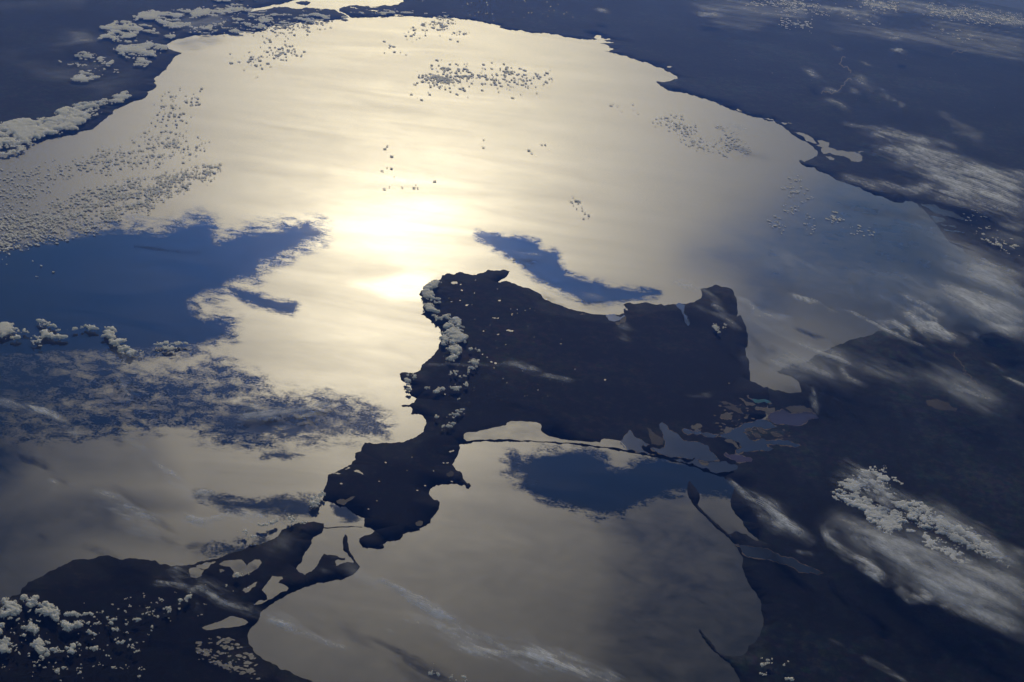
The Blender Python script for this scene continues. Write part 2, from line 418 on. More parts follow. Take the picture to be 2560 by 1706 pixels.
P_EUROPE = np.r_[P_EUROPE, T('F', '1400,-120 2000,-160 2600,-60 3300,0 4200,400 4600,2400 2600,2300'),
  T('D2', '1720,1700 1680,1568 1660,1520 1630,1460 1600,1425 1560,1400 1500,1350 1440,1285 1372,1184 1385,1178 1450,1260 1530,1362 1560,1372 1640,1380 1700,1370 1725,1350 1740,1300 1790,1270 1820,1230 1850,1150 1850,1100 1830,1040 1825,960 1800,920 1740,840 1700,740 1695,690 1700,655 1625,540 1580,482 1640,460 1720,478 1760,510 1800,530 1825,522 1790,500 1740,462 1710,420 1700,385 1640,330 1610,270 1605,240 1625,180 1640,130 1560,60',
    'C2', '1570,1000 1480,985 1700,700 1900,560 1860,345 1960,370 2050,395 2130,385 2100,300 1950,230 2000,200 2150,170 2215,128 2280,90',
    'B3', '1000,1060 1150,1010 1320,965 1420,950 1500,920 1600,930 1800,960 2000,1000 2300,960 2600,850 2500,700 2250,620 2120,540 2000,450 1920,390 1880,350 1830,325 1790,295 1770,265 1750,240 1720,190 1680,150 1640,100 1590,45',
    'A3', '1590,1530 1570,1500 1530,1480 1480,1478 1470,1490 1440,1492 1350,1465 1250,1435 1170,1400 1120,1375 1080,1360 1030,1340 940,1300 850,1265',
    'A2', '2260,1262 2180,1230 2130,1210 2110,1182 2122,1178 2150,1195 2200,1170 2240,1150 2250,1125 2240,1105 2200,1070 2110,1020 2040,970 1960,912 1930,892 1850,878 1790,862 1700,835 1600,805 1530,775 1450,740 1380,720 1300,695 1230,678 1160,668 1120,650 1080,620 1060,603 1110,605 1160,600 1180,590 1220,580 1215,565 1180,545 1120,517 1115,505 1080,497 990,460 870,430 810,410 720,388 680,377 740,368 750,362 715,352 715,340 680,325 650,322 690,318 740,318 765,315 700,308 680,298 725,293 720,285 680,288 655,280 655,262 620,260 600,280 625,292 530,292 460,283 390,275 340,255 200,243 100,235 0,222',
    'A1', '1790,203 1800,190 1750,180 1680,170 1580,150 1430,135 1350,130 1200,125 1060,125 900,124 770,130')]
P_CRIMEA = T('C2', '1870,560 1880,345 1830,340 1750,305 1750,260', 'B2', '1740,1240 1745,1200 1720,1150 1715,1090 1730,1075 1730,980 1715,920 1690,870 1680,850 1650,860 1660,820 1655,780 1650,720 1630,680 1600,650 1570,642 1545,645 1510,628 1500,625 1470,640 1430,652 1385,660 1395,680 1400,700 1380,730 1330,755 1290,765 1200,770 1100,768 960,760 920,765 830,768 820,772 840,795 820,805 825,835 760,845 650,845 560,835 480,820 400,795 300,760 230,725 215,700 170,675 80,645 0,615',
    'B1', '1842,597 1780,607 1770,607 1800,588 1845,560 1865,526 1780,521 1700,518 1690,530 1630,545 1620,555 1570,550 1520,535 1490,533 1460,550 1400,545 1370,555 1350,590 1290,610 1250,625 1240,650 1200,697 1250,735 1250,750 1225,790 1245,825 1215,843 1240,850 1290,890 1340,930 1358,975 1360,1040 1340,1100 1310,1140 1250,1190 1220,1215 1210,1250 1160,1275 1090,1270 1057,1280 1065,1320 1110,1345 1135,1365 1148,1395 1127,1420 1140,1440 1175,1455',
    'C1', '1183,430 1165,460 1130,480 1070,484 1078,491 1135,490 1150,505 1140,545 1170,542 1220,550 1250,590 1252,620 1230,680 1180,715 1100,745 1000,762 870,768 845,760 800,757 785,780 775,815 730,835 727,860 735,880 700,920 640,950 580,980 530,995 525,1040 500,1100 490,1180 550,1192 590,1212 660,1225 700,1260 740,1290 800,1310 795,1370 840,1380 875,1405 860,1420 800,1440 760,1465 765,1495 785,1525 830,1525 875,1532 920,1535 942,1525 930,1500 980,1480 1060,1465 1080,1440 1080,1425 1120,1410 1205,1398 1200,1385 1250,1365 1290,1310 1345,1240 1350,1195 1310,1180 1280,1150 1273,1120 1300,1080 1360,1062 1450,1057 1530,1062 1545,1088 1565,1093 1580,1075 1570,1058 1550,1055 1525,1025 1515,985 1500,968 1470,960 1440,915 1470,870 1490,820 1492,770 1600,747 1700,742 1850,742 2000,750 2200,758 2353,770',
    'C2', '560,782 720,802 850,824 1000,848 1120,872 1230,898 1330,932 1400,962 1480,987 1570,1004 1630,980 1700,700')
P_TAMAN = T('D0', '-1500,1400 -300,1050 0,1000 50,970 150,920 160,880 210,830 300,795 360,755 460,710 580,665 720,645 810,640 850,655 960,655 1040,665 1140,672 1160,690 1180,705 1250,715 1350,710 1500,680 1650,640 1800,590 1950,540 2040,500 2070,450 2150,420 2240,392 2290,390 2353,398',
    'D1', '498,402 500,430 480,470 420,500 408,520 410,545 380,590 345,640 330,690 295,730 310,755 345,770 360,780 410,755 450,710 480,650 500,625 560,635 655,655 655,665 600,662 583,672 590,715 620,700 670,685 722,686 700,650 670,615 640,590 637,540 655,480 672,500 680,560 690,610 720,660 763,718 745,745 720,770 690,785 625,815 560,820 430,845 330,880 230,920 140,970 60,1030 30,1060 30,1080 20,1110 -5,1140',
    'D0', '1835,1180 1822,1240 1830,1290 1870,1350 1950,1410 2080,1480 2200,1530 2300,1568', 'D1', '600,1680 900,2200', 'D0', '-2500,2600')

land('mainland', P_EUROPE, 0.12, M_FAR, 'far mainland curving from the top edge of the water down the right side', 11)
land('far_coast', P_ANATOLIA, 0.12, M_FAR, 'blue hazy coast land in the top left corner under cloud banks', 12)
land('peninsula', P_CRIMEA, 0.15, M_LAND, 'large dark peninsula reaching down the middle of the picture', 13)
land('coast_land', P_TAMAN, 0.12, M_LAND, 'black coast land with lagoons in the bottom left corner', 14)
tg = T('D2', '1300,88 1292,110 1290,150 1292,180 1300,210 1350,280 1390,322 1450,382 1530,452 1585,500 1605,505 1570,460 1530,425 1470,375 1420,325 1375,280 1362,260 1380,220 1372,175 1340,130 1312,95')
land('spit', tg, 0.10, M_LAND, 'thin dark spit widening to a leaf shape at its upper end', 15, amp=0.05)
land('sand_bar', T('D1', '500,430 530,432 600,424 700,420 780,426 780,430 700,425 600,429 530,437 503,435'), 0.08, M_LAND, 'hair thin dark bar across the strait', 16, amp=0.02, cell=0)
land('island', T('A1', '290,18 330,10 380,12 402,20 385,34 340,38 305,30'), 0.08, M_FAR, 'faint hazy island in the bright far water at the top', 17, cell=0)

# ------------------------------------------------------------------ lagoons and lakes
def lake(P, mat, label, seed, h=0.19, shore=None, name='lake', amp=0.10, step=3.0):
    o = land(name, P, h, mat, label, seed, step=step, amp=amp, cell=(12 if np.ptp(P[:, 0]) > 60 else 0), skirt=False)
    if shore is not None:
        c = P.mean(0); F_ = fractal(P, 6, 0.1, seed)
        # offset outwards by a few pixels
        n = len(F_); t = np.roll(F_, -1, 0) - np.roll(F_, 1, 0); t /= np.linalg.norm(t, axis=1)[:, None] + 1e-9
        nr = np.stack([t[:, 1], -t[:, 0]], -1)
        ar = 0.5 * np.sum(F_[:, 0] * np.roll(F_[:, 1], -1) - F_[:, 1] * np.roll(F_[:, 0], -1))
        if ar < 0: nr = -nr
        k = np.random.default_rng(seed + 3).uniform(-0.2, 1.0, n) ** 2; k = (k + np.roll(k, 1) + np.roll(k, -1)) / 3
        s = land('shore', F_ + nr * (k * shore)[:, None], h - 0.02, M_SALT, None, seed, rough=False, cell=(12 if np.ptp(P[:, 0]) > 60 else 0), skirt=False, kind=None)
        if s is not None and o is not None: s.parent = o
    return o

M_PINK = water_mat('mauve_salt_lake', 0.15, (0.050, 0.031, 0.036)); M_TEAL = water_mat('teal_salt_lake', 0.15, (0.035, 0.110, 0.105))
M_MAROON = water_mat('maroon_salt_lake', 0.15, (0.055, 0.030, 0.036)); M_PALE = water_mat('pale_salt_flat', 0.85, (0.060, 0.052, 0.042))
M_BROWN = water_mat('brown_marsh', 0.9, (0.030, 0.024, 0.018))
lake(T('C1', '1548,747 1527,728 1526,705 1535,690 1550,683 1620,681 1700,661 1790,641 1838,630 1845,612 1870,602 1950,600 2040,608 2090,620 2100,640 2095,670 2120,692 2200,721 2300,743', 'C2', '540,752 620,751 648,757 655,738 680,729 740,735 800,747 830,780 850,810 850,815 720,793 560,772 400,758 250,750 100,742 0,735', 'C1', '1850,733 1720,733 1620,738 1580,745'),
     M_LAKE, 'bright long lagoon behind the hair thin spit', 21, name='lagoon', amp=0.04)
lake(T('C2', '795,770 815,735 850,688 868,665 890,700 925,728 960,745 1012,772 985,790 960,775 948,790 970,820 1060,850 1040,852 930,835 850,815'), M_CALM, 'blue grey lagoon arm with a pale streak along the spit', 22, shore=2.2, name='lagoon')
lake(T('C2', '1025,772 1012,720 1000,665 990,650 1030,680 1090,715 1113,745 1108,775 1075,780'), M_BROWN, 'brown tongue of marsh between two lagoon arms', 23, name='marsh')
lake(T('C2', '1083,622 1100,609 1135,630 1150,662 1210,688 1238,720 1262,745 1350,752 1392,765 1440,780 1450,810 1500,862 1530,893 1440,900 1380,880 1300,880 1200,862 1100,842 1020,800 1060,800 1090,806 1122,795 1128,745 1112,700 1088,660'), M_CALM, 'broad blue grey lagoon with a finger pointing up', 24, shore=2.5, name='lagoon')
lake(T('C2', '1250,665 1265,655 1290,658 1330,680 1400,685 1440,683 1520,697 1500,715 1420,712 1360,702 1300,700 1265,685'), M_CALM, 'narrow grey lagoon above the broad one', 25, shore=2.5, name='lagoon')
lake(T('C2', '1180,880 1300,905 1380,895 1500,900 1560,893 1660,925 1655,955 1600,975 1480,975 1400,950 1300,915'), M_CALM, 'dark blue lagoon water next to the root of the spit', 26, name='lagoon')
lake(T('C2', '1530,700 1560,690 1640,652 1690,628 1740,612 1800,592 1870,590 1905,612 1950,640 1890,658 1830,648 1780,640 1735,655 1715,690 1740,730 1790,748 1880,745 1960,735 2050,752 2125,780 2060,784 1950,768 1870,772 1922,805 1850,818 1740,822 1665,842 1645,815 1690,795 1670,755 1600,735'), M_CALM, 'star shaped blue lagoon with long arms right of the middle', 27, shore=3.5, name='lagoon')
lake(T('C2', '1880,582 1905,540 1985,512 2015,530 2050,548 2110,540 2150,530 2205,535 2255,578 2175,590 2165,612 2125,632 2070,636 1980,620 1900,600'), M_PINK, 'mauve salt lake, largest of the tinted lakes', 28, shore=4.0)
lake(T('C2', '2010,505 2050,490 2130,492 2200,515 2210,528 2150,524 2110,535 2060,540 2030,515'), M_PALE, 'grey brown lake touching the mauve lake from above', 29, shore=2)
lake(T('C2', '1752,440 1775,436 1830,440 1885,448 1908,460 1880,470 1830,465 1780,458'), M_TEAL, 'teal lake', 30, shore=1.5)
lake(T('C2', '1725,412 1742,408 1740,425 1768,436 1752,442 1732,430'), M_PALE, 'tiny pale hook of water beside the teal lake', 31)
lake(T('C2', '1556,845 1572,832 1590,848 1640,846 1672,852 1720,865 1768,882 1760,900 1690,902 1630,885 1590,868'), M_MAROON, 'maroon salt lake with a pale rim', 32, shore=3)
lake(T('C2', '1535,552 1560,548 1580,535 1630,540 1605,553 1615,585 1580,592 1530,575'), M_PALE, 'tan salt flat left of the tinted lakes', 33, shore=2, amp=0.2)
lake(T('C2', '1538,492 1600,488 1680,512 1748,552 1735,562 1690,545 1610,515'), M_BROWN, 'brown strip of shallow water running down to the right', 34)
lake(T('C2', '1520,460 1590,463 1680,490 1640,492 1560,480'), M_BROWN, 'dim brown pond, topmost of the marsh strips', 35)
lake(T('C2', '1668,430 1700,438 1720,458 1792,478 1768,488 1722,487 1705,455'), M_PALE, 'pale angular pond with a thin tail', 36, shore=1)
lake(T('C2', '1820,500 1870,500 1932,520 1928,538 1880,545 1855,525 1790,515'), M_PALE, 'pale shallows left of the mauve lake', 37, shore=2, amp=0.25)
lake(T('C2', '1530,660 1570,642 1610,640 1645,655 1600,685 1570,690'), M_PALE, 'tan flat at the left arm of the star shaped lagoon', 38, amp=0.25)
lake(T('C2', '1372,890 1410,888 1448,910 1440,925 1400,925'), M_PALE, 'small pale oval lake close to the spit', 39, shore=1)
lake(T('C2', '1315,640 1345,628 1400,640 1365,655 1395,662 1345,662'), M_PALE, 'small pale patch above the grey lagoon', 40, amp=0.25)
lake(T('C2', '1560,745 1600,738 1650,758 1672,800 1655,805 1630,770 1590,760'), M_PALE, 'curved pale sand rim inside the star shaped lagoon', 41, h=0.22, amp=0.15)
for i, s in enumerate(['1705,660 1740,650 1770,662 1735,675', '1760,690 1810,695 1830,720 1790,720', '1800,650 1840,662 1880,690 1850,695 1820,680', '1905,690 1960,690 1995,715 1950,718', '1700,680 1730,690 1750,712 1720,700']):
    lake(T('C2', s), M_BROWN, None, 50 + i, h=0.22, shore=1.5, name='islet', amp=0.2)
for o, t in zip([q for q in scene.objects if q.name.startswith('islet')], ['uppermost marsh islet in the star shaped lagoon', 'lower marsh islet in the star shaped lagoon', 'slanting marsh islet in the star shaped lagoon', 'right hand marsh islet beyond the star shaped lagoon', 'small left marsh islet in the star shaped lagoon']):
    o['label'] = t
lake(T('D2', '1642,556 1680,565 1740,571 1800,575 1850,586 1900,600 1940,620 2000,645 2060,655 2095,675 2130,700 2200,722 2245,745 2290,765 2240,782 2180,770 2120,762 2085,738 2050,720 1990,700 1940,682 1860,666 1800,655 1740,650 1712,635 1690,600'), M_CALM, 'long grey estuary lake running inland with a tan rim', 60, shore=4, name='estuary')
lake(T('B2', '690,851 830,850 825,862 800,880 770,892 740,896 712,890 702,872'), M_CALM, 'mauve salt lake behind the beach of the bay', 61)
lake(T('B2', '832,858 838,880 812,905 775,925 758,908 790,902 800,880 822,865'), M_PALE, 'pale ragged salt lake beside the bay', 62, amp=0.2)
lake(T('B2', '490,850 515,832 545,836 520,848'), M_PALE, 'small pale lake behind the beach, leftmost by the bay', 63)
lake(T('B2', '830,793 850,805 850,815 835,812'), M_LAKE, 'tiny bright harbour lake at the bend of the bay', 64)
lake(T('B2', '1205,774 1275,773 1268,800 1278,850 1297,925 1290,932 1268,870 1245,825'), M_CALM, 'wedge shaped lake narrowing to a long tail', 65, amp=0.15)
lake(T('D0', '1610,702 1640,680 1720,672 1775,668 1800,695 1815,715 1838,690 1875,668 1908,668 1925,690 1900,730 1855,758 1790,790 1712,800 1708,785 1722,762 1690,722 1645,718'), M_LAKE, 'forked bright lagoon in the lower left land', 66, name='lagoon', amp=0.05)
lake(T('D0', '1388,742 1402,730 1450,724 1476,742 1500,748 1480,790 1442,806 1402,800 1396,775'), M_LAKE, 'round dim lagoon left of the forked lagoon', 67, name='lagoon', amp=0.05)
lake(T('D0', '1500,742 1545,708 1588,682 1540,690 1440,715 1480,735'), M_LAKE, 'narrow sliver of lagoon along the beach bar', 68, name='lagoon')
lake(T('D0', '2000,788 2075,795 2082,812 2045,840 2100,860 2122,880 2110,900 2060,912 1992,960 1966,965 1960,930 1925,895 1950,860 1980,820'), M_LAKE, 'kite shaped bright lagoon beside the lower bay', 69, name='lagoon', amp=0.05)
lake(T('D0', '1782,898 1865,842 1892,832 1880,865 1805,915'), M_LAKE, 'thin dim lagoon left of the kite shaped one', 70, name='lagoon')
lake(T('D0', '1865,1002 1900,970 1972,965 1930,992 1890,1000'), M_LAKE, 'small dim lagoon below the kite shaped one', 71, name='lagoon')
lake(T('D0', '1484,1170 1530,1150 1600,1130 1690,1086 1750,1095 1805,1112 1825,1132 1800,1150 1760,1160 1700,1168 1600,1178 1520,1188'), M_LAKE, 'fish shaped bright lagoon near the bottom left', 72, name='lagoon', amp=0.05)
lake(T('D0', '1613,738 1652,750 1622,766'), M_LAKE, 'tiny bright triangular lake', 73)
lake(T('D0', '1588,1282 1640,1245 1680,1250 1640,1268 1605,1290'), M_LAKE, 'bright pond at the top of the river delta', 74)
lake(T('D0', '1788,1432 1822,1412 1868,1425 1840,1438 1800,1440'), M_LAKE, 'bright pond right in the river delta', 75)
lake(T('D0', '1600,1410 1640,1440 1700,1430 1760,1450 1868,1470 1880,1490 1800,1480 1720,1485 1650,1475 1612,1460'), M_LAKE, 'wide ragged lake in the river delta', 76, amp=0.25)
lake(T('D0', '1440,1340 1480,1325 1530,1345 1560,1370 1500,1355'), M_LAKE, 'ragged pond on the left of the river delta', 77, amp=0.25)
lake(T('D0', '1725,1375 1760,1362 1790,1375 1760,1388'), M_LAKE, 'small oval pond in the middle of the river delta', 78)
lake(T('C1', '593,1188 620,1176 660,1181 698,1157 728,1157 712,1172 670,1196 632,1214 602,1205'), M_PALE, 'pale wriggly salt lake near the strait', 79, shore=2)
lake(T('C1', '1172,1346 1198,1332 1226,1338 1222,1364 1182,1370'), M_PALE, 'small grey square lake near the lower right shore of the peninsula', 80, shore=1)
lake(T('C1', '562,986 600,979 628,985 600,992'), M_LAKE, 'small bright crescent lake at the left cape', 81)
lake(T('C1', '652,955 680,937 705,948 680,950'), M_LAKE, 'small bright bow lake behind the left beach', 82)
lake(T('C1', '718,966 752,960 790,994 760,982 735,975'), M_LAKE, 'thin bright arc lake inland of the left beach', 83)
lake(T('C1', '1418,826 1440,818 1455,812 1452,824 1430,830'), M_LAKE, 'short bright lake near the neck of the peninsula', 84)
lake(T('C1', '1400,984 1430,966 1456,980 1452,1000 1420,1010 1400,1000'), M_BROWN, 'brown marsh lake in the peninsula arm', 85)
lake(T('B1', '1432,616 1446,604 1478,604 1484,617 1455,623'), M_LAKE, 'brightest inland lake, near the tip of the peninsula', 86)
lake(T('B1', '1738,866 1786,868 1785,874 1740,873'), M_LAKE, 'straight thin bright lake, upper of two dashes', 87)
lake(T('B1', '1838,960 1893,964 1890,970 1842,966'), M_LAKE, 'straight thin bright lake, lower of two dashes', 88)
lake(T('B1', '1538,780 1545,772 1566,772 1552,784'), M_LAKE, 'small heart shaped bright lake', 89)
lake(T('A3', '650,970 700,975 760,995 802,1020 832,1062 800,1055 745,1032 695,992'), M_LAKE, 'long coastal lagoon, upper of the far group', 90, name='lagoon', amp=0.08)
lake(T('A3', '832,1036 870,1034 920,1050 915,1086 870,1090 815,1076 852,1064 842,1050'), M_LAKE, 'square far lagoon in the middle of the group', 91, name='lagoon', amp=0.08)
lake(T('A3', '860,1098 930,1090 980,1110 1060,1120 1140,1132 1165,1155 1162,1185 1130,1196 1082,1190 1070,1170 1020,1150 940,1136 880,1136 862,1118'), M_LAKE, 'largest far lagoon, with a rounded right end', 92, name='lagoon', amp=0.06)
lake(T('A3', '1090,1120 1140,1116 1190,1124 1140,1128'), M_LAKE, 'small sliver above the largest far lagoon', 93, name='lagoon')
lake(T('A3', '890,1150 930,1153 960,1170 950,1182 920,1174'), M_LAKE, 'small far lagoon below the others', 94, name='lagoon')
lake(T('A3', '565,905 600,906 652,914 590,921'), M_LAKE, 'thin far lagoon behind the coast', 95, name='lagoon')
lake(T('A2', '1138,494 1160,489 1185,490 1150,500'), M_LAKE, 'thin far lake behind the upper cape', 96)
lake(T('A2', '1650,808 1660,802 1690,822 1665,820'), M_LAKE, 'tiny far lagoon on the upper right coast', 97, name='lagoon')
lake(T('A3', '440,876 505,880 515,890 480,886'), M_LAKE, 'small far coastal lagoon, left of the thin one', 98, name='lagoon')
lake(T('A1', '805,76 850,78 900,86 850,84'), M_LAKE, 'thin bright far lake, left on the top land', 99)
lake(T('A1', '1000,116 1040,110 1078,112 1082,120 1040,121'), M_LAKE, 'thin bright far lake close to the far shore', 100)
lake(T('A1', '802,42 850,50 896,62 850,60'), M_LAKE, 'wedge of bright water running into the far top land', 101)
lake(T('A1', '690,52 720,55 752,66 715,62'), M_LAKE, 'short wedge of bright water by the far inlet', 102)
lake(T('B3', '1592,30 1650,35 1720,50 1790,80 1870,115 1920,140 1900,150 1830,130 1740,105 1660,75 1610,50'), M_CALM, 'long grey estuary lake at the right coast', 103, name='estuary', amp=0.08)
lake(T('B3', '1655,112 1700,122 1760,135 1778,155 1750,168 1692,165'), M_CALM, 'blunt grey estuary lake below the long one', 104, name='estuary')
lake(T('B3', '1742,182 1785,186 1862,206 1765,200'), M_CALM, 'slender grey estuary finger, second at the right coast', 105, name='estuary')
lake(T('B3', '1760,216 1850,225 1920,244 1860,240 1775,230'), M_CALM, 'slender grey estuary finger, lowest at the right coast', 106, name='estuary')
lake(T('B3', '1630,1475 1680,1470 1740,1480 1800,1500 1860,1530 1850,1560 1780,1550 1700,1540 1650,1520'), M_BROWN, 'dull olive dry patch of land on the right', 107, name='dry_field', h=0.17)
def river(px, label, seed, wd=1.1):
    c = fractal(px, 4, 0.22, seed, closed=False); t = np.gradient(c, axis=0); t /= np.linalg.norm(t, axis=1)[:, None] + 1e-9
    nr = np.stack([-t[:, 1], t[:, 0]], -1) * wd; P = np.r_[c + nr, (c - nr)[::-1]]
    A = sphere(plane(hit(P[:, 0], P[:, 1])), 0.2); k = len(c); i = np.arange(k - 1)
    F = np.stack([i, i + 1, 2 * k - 2 - i, 2 * k - 1 - i], -1)
    return tag(mesh_obj('river', world(A), F, M_PALE), label, kind='structure')
river(T('A3', '1040,425 1010,440 1005,460 990,470 1010,485 1050,490 1080,520 1075,540'), 'thin winding far river, upper bends', 201)
river(T('A3', '1085,590 1050,600 1005,635 1000,660 970,675 900,680 860,690'), 'thin winding far river beside the cloud tufts', 202)
river(T('A3', '1930,365 1915,380 1880,388 1820,402'), 'faint far river near the right rim', 203)
river(T('B3', '1840,1120 1870,1180 1910,1230 1950,1290 2010,1350'), 'faint river on the dark land at the right', 204)
# ponds too small to trace
def ponds(name, label, pts, smin, smax, mat, seed, h=0.2):
    r = np.random.default_rng(seed); V = []; F = []
    for x, y in pts:
        n = 7; a = np.linspace(0, 2 * np.pi, n, endpoint=False); s = r.uniform(smin, smax); el = r.uniform(0.25, 0.7); rad = s * r.uniform(0.6, 1.2, n)
        th = r.uniform(-0.4, 0.4); ux = rad * np.cos(a); uy = rad * np.sin(a) * el
        P = sphere(plane(hit(x + ux * math.cos(th) - uy * math.sin(th), y + ux * math.sin(th) + uy * math.cos(th))), h)
        b = len(V); V += list(P)
        for k in range(1, n - 1): F.append((b, b + k + 1, b + k))
    o = mesh_obj(name, world(np.array(V)), np.array(F), mat); return tag(o, label, kind='stuff')
pr = np.random.default_rng(5)
def scatter(poly, n, r=pr):
    out = []; lo, hi = poly.min(0), poly.max(0)
    while len(out) < n:
        q = r.uniform(lo, hi)
        if poly_dist(q[:1], q[1:], poly)[0] > 0: out.append(q)
    return out
CR_IN = T('B1', '1400,600 1600,590 1800,640 2100,760 2353,900 2353,1500 1500,1500 1400,1200 1580,1000 1560,850 1380,700')
hand = list(T('B1', '1613,593 1505,625 1607,688 1437,752 1790,743 1883,842 1500,742 1512,667 1835,1067 1780,992 1672,968 1730,1195 1760,1203 1700,1160 1665,1138', 'C1', '955,905 1110,963 1305,967 905,1043 1185,1110 1245,1075 888,1187 826,1247 1390,403 1440,1045 1380,908 1408,908 625,1060 1148,866', 'C2', '685,297 360,32 1595,322 1650,850 190,372'))
ponds('ponds', 'scattered tiny bright ponds on the dark peninsula', hand, 1.6, 4.2, M_LAKE, 3)
ponds('ponds', 'speckle of tiny bright ponds inland', scatter(CR_IN, 70), 0.6, 1.5, M_LAKE, 4)
ponds('ponds', 'maze of small ponds in the river delta', scatter(T('D0', '1450,1240 1760,1230 1820,1300 1900,1420 1900,1560 1650,1520 1550,1420 1430,1400'), 90), 2.0, 9.0, M_LAKE, 6)
ponds('ponds', 'tiny bright ponds on the hazy far land', scatter(T('A1', '1150,5 2353,0 2353,230 1800,170 1300,110'), 34) + scatter(T('A3', '0,300 900,300 2200,500 2300,900 1200,800 300,720'), 30), 0.8, 1.8, M_LAKE, 8)
ponds('ponds', 'pale salt pans among the tinted lakes', scatter(T('C2', '1500,470 1900,460 2100,700 1900,780 1600,840 1400,720'), 70), 1.5, 6.0, M_PALE, 9, 0.165)
# ------------------------------------------------------------------ clouds
def cloud_mat(name, alb, trans=0.25):
    m, nt, p = mat_new(name); nt.nodes.remove(p)
    d = N(nt, 'ShaderNodeBsdfDiffuse'); d.inputs[0].default_value = (*alb, 1)
    t = N(nt, 'ShaderNodeBsdfTranslucent'); t.inputs[0].default_value = (*alb, 1)
    geo = N(nt, 'ShaderNodeNewGeometry'); n = noise_n(nt, geo.outputs['Position'], 1.3, 5, 0.65)
    b = N(nt, 'ShaderNodeBump'); b.inputs['Strength'].default_value = 0.5; b.inputs['Distance'].default_value = 0.8
    L(nt, n, b.inputs['Height']); L(nt, b.outputs[0], d.inputs['Normal'])
    ms = N(nt, 'ShaderNodeMixShader'); ms.inputs[0].default_value = trans; L(nt, d.outputs[0], ms.inputs[1]); L(nt, t.outputs[0], ms.inputs[2])
    den = N(nt, 'ShaderNodeAttribute', attribute_name='body').outputs['Fac']
    n2 = noise_n(nt, geo.outputs['Position'], 0.9, 4, 0.7)
    al = mapr(nt, math_n(nt, 'ADD', den, math_n(nt, 'MULTIPLY', math_n(nt, 'SUBTRACT', n2, 0.5), 0.5)), 0.02, 0.55, 0.0, 1.0, True)
    tr = N(nt, 'ShaderNodeBsdfTransparent'); mt = N(nt, 'ShaderNodeMixShader')
    L(nt, al, mt.inputs[0]); L(nt, tr.outputs[0], mt.inputs[1]); L(nt, ms.outputs[0], mt.inputs[2])
    L(nt, mt.outputs[0], nt.nodes['Material Output'].inputs[0]); return m
M_CLOUD = cloud_mat('white_cloud', (0.98, 0.97, 0.93), 0.5)

def pieces(kq):
    """label the connected pieces of a grid of quads"""
    lab = np.where(kq, np.arange(kq.size).reshape(kq.shape) + 1, 0)
    for _ in range(4000):
        m = lab.copy()
        for a, b in ((slice(1, None), slice(None, -1)), (slice(None, -1), slice(1, None))):
            m[a] = np.maximum(m[a], lab[b]); m[:, a] = np.maximum(m[:, a], lab[:, b])
        m = np.where(kq, m, 0)
        if (m == lab).all(): break
        lab = m
    u, c = np.unique(lab[lab > 0], return_counts=True)
    big = u[c >= 0.03 * c.max()]; cb = c[c >= 0.03 * c.max()]
    if len(big) < 2: return [kq]
    if len(big) > 3:
        order = np.argsort(-cb); drop = big[order[3:]]; kq = kq & ~np.isin(lab, drop); big = big[order[:3]]
    cx = [np.nonzero(lab == b)[1].mean() for b in big]; big = big[np.argsort(cx)]
    out = [lab == b for b in big]
    rest = kq & ~np.any(out, axis=0); out[0] = out[0] | rest
    return out
SIDE = {2: (', left piece', ', right piece'), 3: (', left piece', ', middle piece', ', right piece')}

